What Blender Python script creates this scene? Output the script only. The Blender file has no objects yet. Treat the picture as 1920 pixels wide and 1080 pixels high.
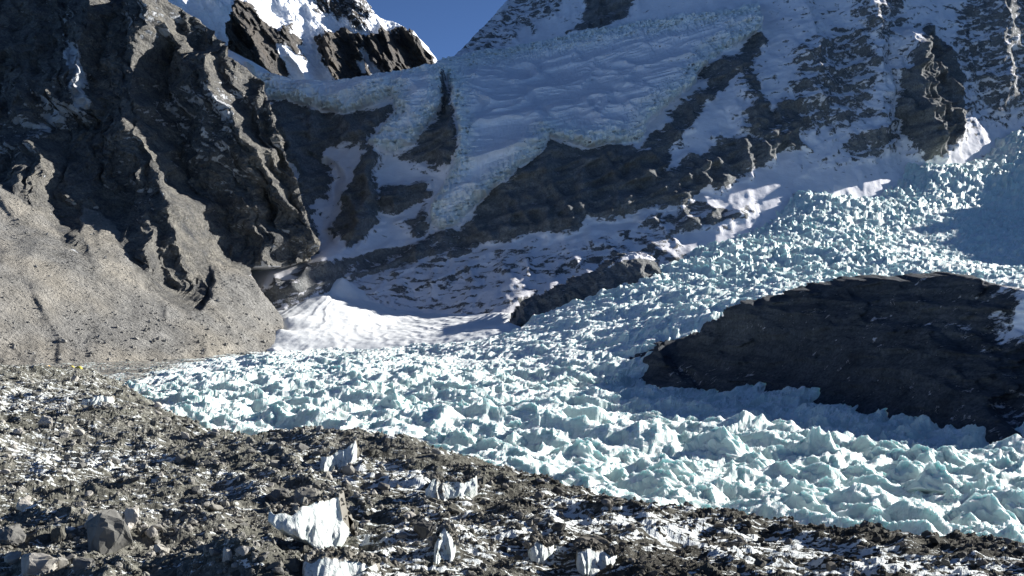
import bpy, bmesh, math, random
import numpy as np
from mathutils import Vector

# ------------------------------------------------------------------ camera, sky, sun, exposure
SC = bpy.context.scene
COL = SC.collection
FOC = 2058.0                       # focal length in pixels of a 1920 wide picture
CZ = 70.0                          # height of the eye above the glacier datum

cam = bpy.data.cameras.new('camera')
cam.sensor_width = 36.0
cam.lens = 36.0 * FOC / 1920.0
cam.clip_start = 1.0
cam.clip_end = 60000.0
camo = bpy.data.objects.new('camera', cam)
camo.location = (0, 0, CZ)
camo.rotation_euler = (math.radians(90), 0, 0)
COL.objects.link(camo)
SC.camera = camo

SUN_AZ, SUN_EL = 61.0, 20.0        # degrees right of the view axis, above the horizon
world = bpy.data.worlds.new('World')
SC.world = world
world.use_nodes = True
wn = world.node_tree.nodes
bgn = wn['Background']
sky = wn.new('ShaderNodeTexSky')
sky.sky_type = 'NISHITA'
sky.sun_disc = False
sky.sun_elevation = math.radians(SUN_EL)
sky.sun_rotation = math.radians(SUN_AZ)
sky.altitude = 5300
sky.air_density = 0.55
sky.dust_density = 0.0
sky.ozone_density = 4.0
world.node_tree.links.new(sky.outputs[0], bgn.inputs[0])
bgn.inputs[1].default_value = 0.068

sun = bpy.data.lights.new('sun', 'SUN')
sun.energy = 5.0
sun.angle = math.radians(0.5)
sun.color = (1.0, 0.975, 0.93)
suno = bpy.data.objects.new('sun', sun)
az, el = math.radians(SUN_AZ), math.radians(SUN_EL)
SDIR = Vector((math.sin(az) * math.cos(el), math.cos(az) * math.cos(el), math.sin(el)))
suno.rotation_euler = SDIR.to_track_quat('Z', 'Y').to_euler()
suno.location = (900, 300, 900)
COL.objects.link(suno)

vs = SC.view_settings
vs.view_transform = 'Standard'
vs.look = 'None'
vs.gamma = 1.0
vs.exposure = 1.15
vs.use_curve_mapping = False
SC.cycles.max_bounces = 5
SC.cycles.diffuse_bounces = 4

# ------------------------------------------------------------------ numeric helpers
F32 = np.float32
rng = np.random.default_rng(7)
_GA = rng.uniform(0, 2 * np.pi, 4096)
_GX, _GY = np.cos(_GA).astype(F32), np.sin(_GA).astype(F32)


def _hash(ix, iy, seed):
    h = (ix.astype(np.int64) * 374761393 + iy.astype(np.int64) * 668265263 + seed * 1274126177) & 0xffffffff
    h = ((h ^ (h >> 13)) * 1274126177) & 0xffffffff
    return h ^ (h >> 16)


def perlin(x, y, seed=0):
    x = np.asarray(x, F32); y = np.asarray(y, F32)
    fx, fy = np.floor(x), np.floor(y)
    ix, iy = fx.astype(np.int32), fy.astype(np.int32)
    u, v = x - fx, y - fy

    def g(dx, dy):
        k = (_hash(ix + dx, iy + dy, seed) & 4095).astype(np.int32)
        return _GX[k] * (u - dx) + _GY[k] * (v - dy)
    su = u * u * u * (u * (u * 6 - 15) + 10)
    sv = v * v * v * (v * (v * 6 - 15) + 10)
    a = g(0, 0); b = g(1, 0); c = g(0, 1); d = g(1, 1)
    return 1.5 * ((a + (b - a) * su) * (1 - sv) + (c + (d - c) * su) * sv)


def fbm(x, y, oct=4, seed=0, gain=0.5, lac=2.03):
    s = 0; a = 1.0
    for i in range(oct):
        s = s + a * perlin(x, y, seed + i * 17)
        x = x * lac + 3.1; y = y * lac + 1.7; a *= gain
    return s


def ridged(x, y, oct=4, seed=0, gain=0.5, lac=2.03):
    s = 0; a = 1.0; w = 1.0
    for i in range(oct):
        n = 1 - np.abs(perlin(x, y, seed + i * 17)) * 1.35
        n = n * n * w
        w = np.clip(n * 1.6, 0, 1)
        s = s + a * n
        x = x * lac + 3.1; y = y * lac + 1.7; a *= gain
    return s


def pyramids(x, y, cell, seed, jit=0.8, facets=4, rmin=0.55, rmax=1.0, power=1.0):
    """field of faceted pyramids: the highest of those standing in the 3x3 cells around"""
    u = np.asarray(x / cell, F32); v = np.asarray(y / cell, F32)
    iu, iv = np.floor(u).astype(np.int32), np.floor(v).astype(np.int32)
    best = np.zeros_like(u)
    for dx in (-1, 0, 1):
        for dy in (-1, 0, 1):
            cx, cy = iu + dx, iv + dy
            h = _hash(cx, cy, seed)
            r1 = (h & 255) / 255.0; r2 = ((h >> 8) & 255) / 255.0
            r3 = ((h >> 16) & 255) / 255.0; r4 = ((h >> 24) & 255) / 255.0
            qx = (u - (cx + 0.5 + jit * (r1 - 0.5))).astype(F32)
            qy = (v - (cy + 0.5 + jit * (r2 - 0.5))).astype(F32)
            a0 = (r3 * 6.283).astype(F32)
            m = None
            for k in range(facets):
                ang = a0 + k * 6.283 / facets + (0.5 if k % 2 else 0)
                st = 0.75 + 0.9 * (((h >> (3 * k)) & 15) / 15.0).astype(F32)
                d = (np.cos(ang) * qx + np.sin(ang) * qy) * st
                m = d if m is None else np.maximum(m, d)
            rad = (rmin + (rmax - rmin) * r4).astype(F32)
            hh = (0.45 + 0.55 * r4).astype(F32)
            best = np.maximum(best, hh * np.clip(1 - m / rad, 0, 1) ** power)
    return best


def sstep(a, b, x):
    t = np.clip((x - a) / (b - a), 0, 1)
    return t * t * (3 - 2 * t)


def lin(a, b, x):
    return np.clip((x - a) / (b - a), 0, 1)


def poly_sd(px, py, poly):
    """signed distance to a polygon, positive inside"""
    P = np.asarray(poly, F32)
    px = np.asarray(px, F32); py = np.asarray(py, F32)
    d2 = np.full(px.shape, 1e12, F32); ins = np.zeros(px.shape, bool)
    n = len(P)
    for i in range(n):
        ax, ay = P[i]; bx, by = P[(i + 1) % n]
        ex, ey = bx - ax, by - ay
        wx, wy = px - ax, py - ay
        t = np.clip((wx * ex + wy * ey) / (ex * ex + ey * ey + 1e-9), 0, 1)
        d2 = np.minimum(d2, (wx - ex * t) ** 2 + (wy - ey * t) ** 2)
        if ay != by:
            c = ((ay > py) != (by > py)) & (px < ex * (py - ay) / (by - ay) + ax)
            ins ^= c
    d = np.sqrt(d2)
    return np.where(ins, d, -d)


class Fit:
    """smooth surface through surveyed points: value(u, v)"""
    def __init__(self, u, v, w, scale=100.0, smooth=0.0):
        u = np.asarray(u, float) / scale; v = np.asarray(v, float) / scale
        self.s = scale
        n = len(u)
        K = np.hypot(u[:, None] - u, v[:, None] - v) + np.eye(n) * -smooth
        A = np.zeros((n + 3, n + 3))
        A[:n, :n] = K
        A[:n, n] = 1; A[:n, n + 1] = u; A[:n, n + 2] = v
        A[n:, :n] = A[:n, n:].T
        b = np.zeros(n + 3); b[:n] = w
        self.c = np.linalg.solve(A, b).astype(F32)
        self.u, self.v = u.astype(F32), v.astype(F32)

    def __call__(self, u, v):
        u = np.asarray(u, F32) / self.s; v = np.asarray(v, F32) / self.s
        n = len(self.u)
        r = self.c[n] + self.c[n + 1] * u + self.c[n + 2] * v
        for i in range(n):
            r = r + self.c[i] * np.hypot(u - self.u[i], v - self.v[i])
        return r


def W(px, py, y):
    """a sighted direction and a distance give a point in the valley"""
    return ((px - 960.0) / FOC * y, y, CZ + (540.0 - py) / FOC * y)


def proj(x, y, z):
    return 960.0 + FOC * x / y, 540.0 - FOC * (z - CZ) / y


# ------------------------------------------------------------------ mesh helpers
def link(o, parent=None, kind=None, label=None, cat=None, group=None):
    COL.objects.link(o)
    if parent: o.parent = parent
    if kind: o['kind'] = kind
    if label: o['label'] = label
    if cat: o['category'] = cat
    if group: o['group'] = group
    return o


def mesh_np(name, verts, quads, mat, attrs=None, smooth=True):
    verts = np.asarray(verts, F32).reshape(-1, 3)
    quads = np.asarray(quads, np.int32)
    used = np.zeros(len(verts), bool); used[quads.ravel()] = True
    remap = np.cumsum(used) - 1
    verts = verts[used]; quads = remap[quads].astype(np.int32)
    me = bpy.data.meshes.new(name)
    me.vertices.add(len(verts)); me.vertices.foreach_set('co', verts.ravel())
    n, k = quads.shape
    me.loops.add(n * k); me.loops.foreach_set('vertex_index', quads.ravel())
    me.polygons.add(n)
    me.polygons.foreach_set('loop_start', np.arange(0, n * k, k, dtype=np.int32))
    me.polygons.foreach_set('loop_total', np.full(n, k, np.int32))
    me.polygons.foreach_set('use_smooth', np.full(n, smooth, bool))
    me.update(calc_edges=True)
    for a, val in (attrs or {}).items():
        at = me.attributes.new(a, 'FLOAT', 'POINT')
        at.data.foreach_set('value', np.asarray(val, F32).ravel()[used])
    me.materials.append(mat)
    return bpy.data.objects.new(name, me)


def grid_quads(nr, nc):
    i = np.arange(nr * nc).reshape(nr, nc)
    return np.stack([i[:-1, :-1], i[:-1, 1:], i[1:, 1:], i[1:, :-1]], -1).reshape(-1, 4)


def slope_nz(X, Y, Z):
    """vertical part of the unit normal on a grid of points"""
    P = np.stack([X, Y, Z], -1)
    du = np.gradient(P, axis=1); dv = np.gradient(P, axis=0)
    n = np.cross(du, dv)
    n /= np.linalg.norm(n, axis=-1, keepdims=True) + 1e-9
    return n


# ------------------------------------------------------------------ materials
class NT:
    def __init__(self, name):
        self.m = bpy.data.materials.new(name); self.m.use_nodes = True
        self.t = self.m.node_tree; self.n = self.t.nodes
        self.b = self.n['Principled BSDF']
        self.tc = self.n.new('ShaderNodeTexCoord')

    def lk(self, a, b): self.t.links.new(a, b)

    def attr(self, name):
        a = self.n.new('ShaderNodeAttribute'); a.attribute_name = name
        return a.outputs['Fac']

    def mapping(self, scale=(1, 1, 1), rot=(0, 0, 0), src=None):
        m = self.n.new('ShaderNodeMapping')
        m.inputs['Scale'].default_value = scale; m.inputs['Rotation'].default_value = rot
        self.lk(src or self.tc.outputs['Object'], m.inputs['Vector'])
        return m.outputs[0]

    def noise(self, scale, detail=4, rough=0.55, vec=None, dist=0.0):
        a = self.n.new('ShaderNodeTexNoise')
        a.inputs['Scale'].default_value = scale; a.inputs['Detail'].default_value = detail
        a.inputs['Roughness'].default_value = rough; a.inputs['Distortion'].default_value = dist
        self.lk(vec if vec is not None else self.tc.outputs['Object'], a.inputs['Vector'])
        return a.outputs[0]

    def voronoi(self, scale, vec=None, feature='F1'):
        a = self.n.new('ShaderNodeTexVoronoi'); a.feature = feature
        a.inputs['Scale'].default_value = scale
        self.lk(vec if vec is not None else self.tc.outputs['Object'], a.inputs['Vector'])
        return a

    def math(self, op, a, b=None, c=None):
        n = self.n.new('ShaderNodeMath'); n.operation = op
        for i, v in enumerate((a, b, c)):
            if v is None: continue
            if isinstance(v, (int, float)): n.inputs[i].default_value = v
            else: self.lk(v, n.inputs[i])
        return n.outputs[0]

    def ramp(self, fac, stops):
        r = self.n.new('ShaderNodeValToRGB')
        e = r.color_ramp.elements
        while len(e) < len(stops): e.new(0.5)
        for i, (p, c) in enumerate(stops):
            e[i].position = p
            e[i].color = (c, c, c, 1) if isinstance(c, (int, float)) else (*c, 1)
        self.lk(fac, r.inputs[0])
        return r.outputs[0]

    def step(self, fac, lo, hi):
        n = self.n.new('ShaderNodeMapRange'); n.interpolation_type = 'SMOOTHSTEP'
        self.lk(fac, n.inputs[0])
        n.inputs[1].default_value = lo; n.inputs[2].default_value = hi
        return n.outputs[0]

    def mix(self, fac, a, b, mode='MIX'):
        n = self.n.new('ShaderNodeMix'); n.data_type = 'RGBA'; n.blend_type = mode
        if isinstance(fac, (int, float)): n.inputs[0].default_value = fac
        else: self.lk(fac, n.inputs[0])
        for s, v in ((6, a), (7, b)):
            if isinstance(v, tuple): n.inputs[s].default_value = (*v, 1)
            else: self.lk(v, n.inputs[s])
        return n.outputs[2]

    def bump(self, h, strength, dist):
        n = self.n.new('ShaderNodeBump')
        n.inputs['Strength'].default_value = strength; n.inputs['Distance'].default_value = dist
        self.lk(h, n.inputs['Height'])
        return n.outputs[0]

    def done(self, col, rough=0.85, bump=None, spec=0.15):
        if isinstance(col, tuple): self.b.inputs['Base Color'].default_value = (*col, 1)
        else: self.lk(col, self.b.inputs['Base Color'])
        self.b.inputs['Roughness'].default_value = rough
        self.b.inputs['Specular IOR Level'].default_value = spec
        if bump is not None: self.lk(bump, self.b.inputs['Normal'])
        return self.m


def mountain_mat(name, rock_a, rock_b, rock_c, snow=(0.84, 0.83, 0.85), ice=(0.78, 0.83, 0.79),
                 scree=(0.30, 0.27, 0.22), fine=0.08, strata=0.5, bump=1.5, edge=0.5):
    t = NT(name)
    vec = t.mapping((1, 1, 1.0), (0, math.radians(strata * 50), 0))
    vs_ = t.mapping((0.6, 1, 1.25), (0, math.radians(strata * 50), 0))
    big = t.noise(0.012, 3, 0.5)
    mid = t.noise(0.05, 5, 0.6, vs_)
    fin = t.noise(fine, 6, 0.65, vs_)
    vf = t.noise(fine * 4, 5, 0.7)
    r = t.mix(t.ramp(big, [(0.35, 0.0), (0.65, 1.0)]), rock_a, rock_b)
    r = t.mix(t.ramp(mid, [(0.4, 0.0), (0.7, 1.0)]), r, rock_c)
    r = t.mix(0.85, r, t.ramp(vf, [(0.3, 0.4), (0.7, 1.6)]), 'MULTIPLY')
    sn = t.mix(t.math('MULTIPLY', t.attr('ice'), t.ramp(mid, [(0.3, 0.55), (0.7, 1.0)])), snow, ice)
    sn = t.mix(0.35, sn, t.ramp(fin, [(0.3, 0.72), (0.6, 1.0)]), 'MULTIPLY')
    k = t.math('ADD', t.attr('rock'), t.math('MULTIPLY', t.math('SUBTRACT', fin, 0.5), edge * 3))
    k = t.math('ADD', k, t.math('MULTIPLY', t.math('SUBTRACT', vf, 0.5), edge * 1.4))
    k = t.step(k, 0.42, 0.58)
    c = t.mix(k, sn, r)
    sc = t.mix(t.ramp(mid, [(0.3, 0.0), (0.7, 1.0)]), scree, tuple(v * 0.72 for v in scree))
    sc = t.mix(t.ramp(big, [(0.4, 0.0), (0.6, 1.0)]), sc, (scree[0] * 1.05, scree[1] * 1.0, scree[2] * 0.92))
    dn = t.noise(0.035, 6, 0.7, t.mapping((2.2, 1.0, 0.35), (0, math.radians(-32), 0)))
    sc = t.mix(0.75, sc, t.ramp(dn, [(0.3, 0.62), (0.68, 1.3)]), 'MULTIPLY')
    sc = t.mix(0.6, sc, t.ramp(vf, [(0.25, 0.6), (0.75, 1.35)]), 'MULTIPLY')
    ks = t.step(t.math('ADD', t.attr('scree'), t.math('MULTIPLY', t.math('SUBTRACT', fin, 0.5), 0.9)), 0.4, 0.6)
    c = t.mix(ks, c, sc)
    h = t.math('MULTIPLY', t.math('ADD', fin, t.math('MULTIPLY', vf, 0.6)),
               t.math('ADD', 0.25, t.math('MULTIPLY', k, 1.0)))
    return t.done(c, 0.9, t.bump(h, 0.9, bump * 3), 0.1)


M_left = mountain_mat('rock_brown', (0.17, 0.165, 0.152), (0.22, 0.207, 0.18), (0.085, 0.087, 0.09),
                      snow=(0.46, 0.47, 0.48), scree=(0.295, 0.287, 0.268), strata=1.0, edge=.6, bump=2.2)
M_head = mountain_mat('rock_and_snow', (0.19, 0.195, 0.19), (0.25, 0.25, 0.24), (0.12, 0.127, 0.13), strata=-0.5, edge=.62)
M_peak = mountain_mat('far_rock_and_snow', (0.11, 0.105, 0.10), (0.15, 0.13, 0.11), (0.06, 0.06, 0.06),
                      fine=0.045, strata=1.1, snow=(0.85, 0.87, 0.9), bump=4, edge=.7)
M_nose = mountain_mat('dark_rock', (0.075, 0.083, 0.094), (0.11, 0.117, 0.124), (0.042, 0.048, 0.057),
                      fine=0.12, strata=-0.4, bump=1.0)


def ice_mat():
    t = NT('glacier_ice')
    geo = t.n.new('ShaderNodeNewGeometry')
    sep = t.n.new('ShaderNodeSeparateXYZ'); t.lk(geo.outputs['Normal'], sep.inputs[0])
    n1 = t.noise(0.06, 4, 0.6); n2 = t.noise(0.5, 5, 0.65); n3 = t.noise(2.2, 4, 0.6)
    st = t.mapping((0.5, 0.5, 2.2))
    lay = t.noise(0.35, 4, 0.6, st)
    icec = t.mix(t.ramp(n1, [(0.35, 0.0), (0.65, 1.0)]), (0.55, 0.67, 0.63), (0.68, 0.77, 0.73))
    icec = t.mix(0.55, icec, t.ramp(lay, [(0.3, 0.72), (0.65, 1.05)]), 'MULTIPLY')
    sl = t.math('ADD', sep.outputs[2], t.math('MULTIPLY', t.math('SUBTRACT', n2, 0.5), 0.8))
    c = t.mix(t.step(sl, 0.72, 0.98), icec, (0.83, 0.89, 0.86))
    d = t.math('ADD', t.attr('dirt'), t.math('MULTIPLY', t.math('SUBTRACT', n2, 0.5), 1.3))
    d = t.math('ADD', d, t.math('MULTIPLY', t.math('SUBTRACT', n1, 0.5), 0.6))
    c = t.mix(t.step(d, 0.45, 0.75), c, (0.20, 0.19, 0.165))
    t.b.inputs['Subsurface Weight'].default_value = 0.38
    t.b.inputs['Subsurface Radius'].default_value = (0.55, 0.92, 0.93)
    t.b.inputs['Subsurface Scale'].default_value = 3.5
    return t.done(c, 0.6, t.bump(t.math('ADD', n2, t.math('MULTIPLY', n3, 0.3)), 0.5, 0.9), 0.2)


M_ice = ice_mat()


def debris_band(t):
    g = t.n.new('ShaderNodeNewGeometry')
    sp = t.n.new('ShaderNodeSeparateXYZ'); t.lk(g.outputs['Position'], sp.inputs[0])
    nb = t.noise(0.03, 3, .5, g.outputs['Position'])
    v = t.math('ADD', sp.outputs[0], t.math('MULTIPLY', t.math('SUBTRACT', nb, .5), 90))
    k = t.n.new('ShaderNodeMapRange'); t.lk(v, k.inputs[0]); k.inputs[1].default_value = -45; k.inputs[2].default_value = 25
    return t.mix(k.outputs[0], (1, 1, 1), (0.42, 0.40, 0.38))


def moraine_mat():
    t = NT('moraine_debris')
    n1 = t.noise(0.03, 4, 0.6); n2 = t.noise(0.35, 6, 0.68); n3 = t.noise(1.6, 5, 0.7)
    vor = t.voronoi(0.9).outputs['Color']
    vg = t.n.new('ShaderNodeSeparateColor'); t.lk(vor, vg.inputs[0])
    r = t.mix(t.ramp(n1, [(0.35, 0.0), (0.65, 1.0)]), (0.13, 0.128, 0.104), (0.175, 0.17, 0.145))
    r = t.mix(0.8, r, t.ramp(vg.outputs[0], [(0.0, 0.4), (1.0, 1.6)]), 'MULTIPLY')
    r = t.mix(0.7, r, t.ramp(n3, [(0.25, 0.45), (0.75, 1.5)]), 'MULTIPLY')
    r = t.mix(0.9, r, debris_band(t), 'MULTIPLY')
    sn = t.mix(t.ramp(n2, [(0.3, 0.0), (0.7, 1.0)]), (0.70, 0.74, 0.72), (0.86, 0.88, 0.86))
    st = t.mapping((1, 1, 1), (0, 0, 0.5))
    sm = t.mapping((0.25, 0.9, 1.0), (0, 0, 0.2))
    ns = t.noise(0.8, 5, 0.6, sm)
    k = t.math('ADD', t.attr('snow'), t.math('MULTIPLY', t.math('SUBTRACT', ns, 0.5), 2.4))
    k = t.math('ADD', k, t.math('MULTIPLY', t.math('SUBTRACT', n3, 0.5), 0.9))
    c = t.mix(t.step(k, 0.45, 0.58), r, sn)
    h = t.math('ADD', t.math('MULTIPLY', vg.outputs[0], 0.5), t.math('ADD', n2, t.math('MULTIPLY', n3, 0.6)))
    return t.done(c, 0.92, t.bump(h, 0.9, 0.8), 0.1)


M_mor = moraine_mat()


def stone_mat(name, lo, hi, band=True):
    t = NT(name)
    oi = t.n.new('ShaderNodeObjectInfo')
    n1 = t.noise(0.8, 5, 0.65); n2 = t.noise(3.5, 5, 0.7)
    c = t.mix(oi.outputs['Random'], lo, hi)
    if band: c = t.mix(0.9, c, debris_band(t), 'MULTIPLY')
    c = t.mix(0.6, c, t.ramp(n1, [(0.3, 0.65), (0.7, 1.25)]), 'MULTIPLY')
    c = t.mix(0.4, c, t.ramp(n2, [(0.3, 0.6), (0.7, 1.3)]), 'MULTIPLY')
    return t.done(c, 0.9, t.bump(t.math('ADD', n1, n2), 0.6, 0.25), 0.12)


M_stone = stone_mat('grey_stone', (0.10, 0.097, 0.08), (0.40, 0.38, 0.335))
M_stone2 = stone_mat('scree_stone', (0.18, 0.174, 0.16), (0.34, 0.328, 0.30), False)
M_pale = stone_mat('pale_stone', (0.38, 0.36, 0.32), (0.48, 0.45, 0.40))
M_dark = stone_mat('dark_stone', (0.13, 0.128, 0.118), (0.19, 0.185, 0.17))


def cliff_mat():
    t = NT('fluted_ice')
    v = t.mapping((1.6, 1.6, 0.18))
    n1 = t.noise(0.9, 5, 0.6, v); n2 = t.noise(2.5, 4, 0.6)
    c = t.mix(t.ramp(n1, [(0.35, 0.0), (0.6, 1.0)]), (0.46, 0.53, 0.50), (0.76, 0.78, 0.73))
    d = t.math('ADD', t.attr('dirt'), t.math('MULTIPLY', t.math('SUBTRACT', n2, 0.5), 1.0))
    c = t.mix(t.step(d, 0.45, 0.65), c, (0.17, 0.155, 0.125))
    return t.done(c, 0.55, t.bump(n1, 0.6, 0.5), 0.3)


M_cliff = cliff_mat()


def snow_mat():
    t = NT('avalanche_snow')
    n1 = t.noise(0.05, 5, 0.6); n2 = t.noise(0.4, 5, 0.65)
    c = t.mix(t.ramp(n1, [(0.3, 0.0), (0.6, 1.0)]), (0.82, 0.84, 0.83), (0.90, 0.91, 0.90))
    k = t.math('ADD', t.attr('dirt'), t.math('MULTIPLY', t.math('SUBTRACT', n2, 0.5), 0.9))
    c = t.mix(t.step(k, 0.45, 0.7), c, (0.30, 0.28, 0.24))
    return t.done(c, 0.7, t.bump(n2, 0.35, 0.8), 0.15)


M_snow = snow_mat()


# ------------------------------------------------------------------ walls: distance as a function of east and height
def wall_fit(ctrl):
    P = np.array([W(*c) for c in ctrl])
    return Fit(P[:, 0], P[:, 2], P[:, 1])


def rib(X, Z, y, line, H, wl, wr, fade=25.0):
    """a rock rib running down a face; wl/wr are its widths left and right of the crest"""
    pts = sorted([(W(px, py, y)[2], W(px, py, y)[0]) for px, py in line])
    zs = np.array([p[0] for p in pts]); xs = np.array([p[1] for p in pts])
    d = X - np.interp(Z, zs, xs)
    prof = np.where(d < 0, 1 + d / wl, 1 - d / wr)
    return H * np.clip(prof, 0, 1) * lin(zs[0] - fade, zs[0] + fade, Z) * (1 - lin(zs[-1] - fade * .2, zs[-1] + fade, Z))


def clear_outside(q, keep):
    return q[keep.ravel()[q].all(1)]


# ---- left mountain with its scree apron
L_CTRL = [(330, 0, 1560), (430, 80, 1540), (510, 170, 1530), (560, 330, 1470), (600, 450, 1430), (540, 590, 1350),
          (0, 0, 1560), (0, 200, 1400), (0, 350, 1265), (100, 420, 1260), (200, 0, 1610), (200, 200, 1470), (200, 400, 1345),
          (300, 100, 1560), (300, 300, 1430), (400, 300, 1440), (450, 450, 1380), (380, 480, 1340), (490, 520, 1345),
          (300, 540, 1215), (200, 540, 1150), (100, 520, 1110), (0, 500, 1080), (0, 600, 1000), (0, 665, 955), (200, 672, 1015), (200, 610, 1080),
          (400, 655, 1120), (400, 590, 1200), (545, 655, 1230), (500, 600, 1280),
          (0, -300, 1900), (300, -200, 1750), (-300, 400, 1200), (-300, 0, 1600), (-300, 660, 850), (-300, -300, 1900),
          (0, 760, 880), (540, 740, 1150)]
lfit = wall_fit(L_CTRL)
nx, nz = 470, 430
xs = np.linspace(-860, -205, nx); zs = np.concatenate([np.linspace(0, 480, 370), np.linspace(483, 720, 60)])
X, Z = np.meshgrid(xs.astype(F32), zs.astype(F32))
Y = lfit(X, Z)
px, py = proj(X, Y, Z)
SCREE = [(-400, 330), (0, 352), (40, 372), (75, 400), (120, 452), (165, 492), (180, 505), (150, 430), (158, 385), (190, 402), (225, 436), (225, 460),
         (262, 520), (300, 560), (345, 578), (368, 580), (392, 552), (398, 520), (385, 490), (410, 488), (440, 500), (480, 520), (520, 560), (541, 590), (545, 900), (-400, 900)]
wx = fbm(X / 40, Z / 40, 3, 5) * 10; wz = fbm(X / 40, Z / 40, 3, 9) * 10
ssd = poly_sd(px + wx, py + wz, SCREE)
scree = sstep(-7, 7, ssd)
rockamt = 1 - sstep(-16, 6, ssd)
wv = fbm(X / 90, Z / 120, 3, 31) * 22
ribs = np.zeros_like(X)
for a in ([1360, [(60, -80), (64, 60), (70, 120), (95, 170), (125, 215)], 60, 75, 24],
          [1400, [(88, -80), (100, 60), (118, 120), (150, 190), (167, 215)], 66, 60, 24],
          [1430, [(240, -60), (226, 60), (220, 110), (236, 165), (256, 195), (268, 255), (300, 290), (330, 350), (356, 372), (400, 460), (432, 512)], 75, 110, 22],
          [1500, [(385, 95), (400, 150), (430, 200), (462, 240), (500, 292), (520, 340)], 55, 120, 26],
          [1480, [(500, 150), (515, 195), (545, 290), (575, 400), (585, 470)], 30, 60, 40],
          [1300, [(10, 250), (70, 330), (95, 390), (110, 440)], 46, 50, 20],
          [1320, [(110, 220), (125, 260), (150, 330), (180, 400), (240, 470), (300, 540)], 40, 60, 16],
          [1400, [(270, 270), (300, 330), (340, 380), (370, 440), (400, 500)], 30, 45, 14],
          [1250, [(300, 440), (330, 480), (370, 520), (385, 560)], 24, 40, 10],
          [1420, [(460, 380), (480, 410), (515, 440), (530, 490)], 32, 46, 16],
          [1440, [(405, 310), (425, 345), (440, 380)], 26, 40, 14]):
    a = list(a); a[2] *= 1.3
    ribs = np.maximum(ribs, rib(X + wv * .5, Z, *a))
rr_ = random.Random(4)
for k in range(26):                                   # narrow secondary ribs stepping down to the right
    x0_, y0_ = rr_.uniform(-20, 520), rr_.uniform(-40, 330)
    ln = rr_.uniform(70, 170); line = [(x0_, y0_)]
    for m_ in range(4):
        line.append((line[-1][0] + ln / 4 * rr_.uniform(.15, .75), line[-1][1] + ln / 4))
    h_ = rr_.uniform(22, 40)
    ribs = np.maximum(ribs, rib(X + wv * .4, Z, 1440, line, h_, h_ * 1.1, h_ * .3, 12) + ribs * .55)
ac, al = .91 * X + .41 * Z + wv * .6, .41 * X - .91 * Z      # across and along the run of the gullies
t_ = ac / 40.0 + perlin(ac / 60, al / 120, 21) * .5
saw = t_ - np.floor(t_); saw = np.where(saw < 0.78, saw / 0.78, (1 - saw) / 0.22)
t2 = ac / 15.0 + perlin(ac / 30, al / 50, 23) * .6
saw2 = t2 - np.floor(t2); saw2 = np.where(saw2 < 0.65, saw2 / 0.65, (1 - saw2) / 0.35)
facet = pyramids(ac + perlin(X / 20, Z / 20, 33) * 6, al * .45, 19, 35, facets=4) * 13 + pyramids(ac * 1.1, al * .6 + 7, 8, 37, facets=3) * 5
sharp = facet + ridged(ac / 34, al / 80, 5, 6, .55) * 11 + (1 - np.abs(perlin(ac / 9, al / 15, 8))) * 6 + (1 - np.abs(perlin(ac / 5, al / 8, 78))) * 4 + (1 - np.abs(perlin(X / 3.4, Z / 3.8, 79))) * 3.2
mix_ = 0.5 + 0.9 * perlin(ac / 90, al / 80, 29)
rough = saw * 22 * np.clip(mix_, .1, 1.2) + saw2 * 7 * np.clip(1.2 - mix_, .2, 1.2) + sharp
Yd = Y - rockamt * (ribs + rough * .8) + rockamt * 64
furrow = (X * 0.8 + Z * 0.9) / 9.0
Yd = Yd - scree * (fbm(X / 60, Z / 60, 3, 12) * 5 + ridged((.65 * X + .76 * Z) / 22 + perlin(X / 60, Z / 60, 9) * .4, (.76 * X - .65 * Z) / 260, 4, 4, .6) * 5.0 + fbm(X / 7, Z / 7, 3, 19) * .9)
px, py = proj(X, Yd, Z)
sil = poly_sd(px, py, [(-800, -800), (120, -800), (250, -150), (330, 0), (400, 52), (430, 82), (437, 100), (500, 150), (515, 195), (525, 240), (545, 290), (562, 340),
                       (580, 390), (598, 440), (603, 470), (588, 496), (545, 508), (480, 510), (500, 542), (522, 568), (541, 594), (545, 660), (560, 900), (-800, 900)]) * Y / FOC
sil = sil - 6
Yd = Yd + np.clip(-sil, 0, 10) * 22.0
Xd = X + rockamt * (fbm(ac / 12, al / 26, 4, 501) * 5 + fbm(Yd / 70, Z / 40, 2, 507) * 6) - .34 * np.clip(-sil, 0, 10) * 22
px, py = proj(X, Yd, Z)
nrm = slope_nz(Xd, Yd, Z)
lrock = 0.60 + 0.38 * perlin(X / 70, Z / 70, 41) - 0.5 * np.clip(-nrm[..., 2] * np.sign(nrm[..., 1]) * -1 - 0.55, -1, 1)
for w_, p_ in ((.9, [(120, 70), (150, 90), (162, 150), (165, 205), (140, 205), (132, 150)]), (.35, [(-50, 150), (60, 150), (125, 215), (90, 250), (-50, 260)]), (.3, [(60, 390), (160, 480), (240, 560), (120, 500)]), (.22, [(280, 160), (420, 150), (450, 280), (330, 320)])):
    lrock = lrock - w_ * sstep(-12, 10, poly_sd(px + wx, py + wz, p_))
q = clear_outside(grid_quads(len(zs), nx), sil > -9)
att = dict(rock=lrock, ice=np.zeros_like(X), scree=scree)
V = np.stack([Xd, Yd, Z], -1).reshape(-1, 3)
fs = scree.ravel()[q].mean(1) > 0.5
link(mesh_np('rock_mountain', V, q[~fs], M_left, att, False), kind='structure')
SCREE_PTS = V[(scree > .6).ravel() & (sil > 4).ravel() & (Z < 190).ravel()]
link(mesh_np('scree_slope', V, q[fs], M_left, att, True), kind='structure')

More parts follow.
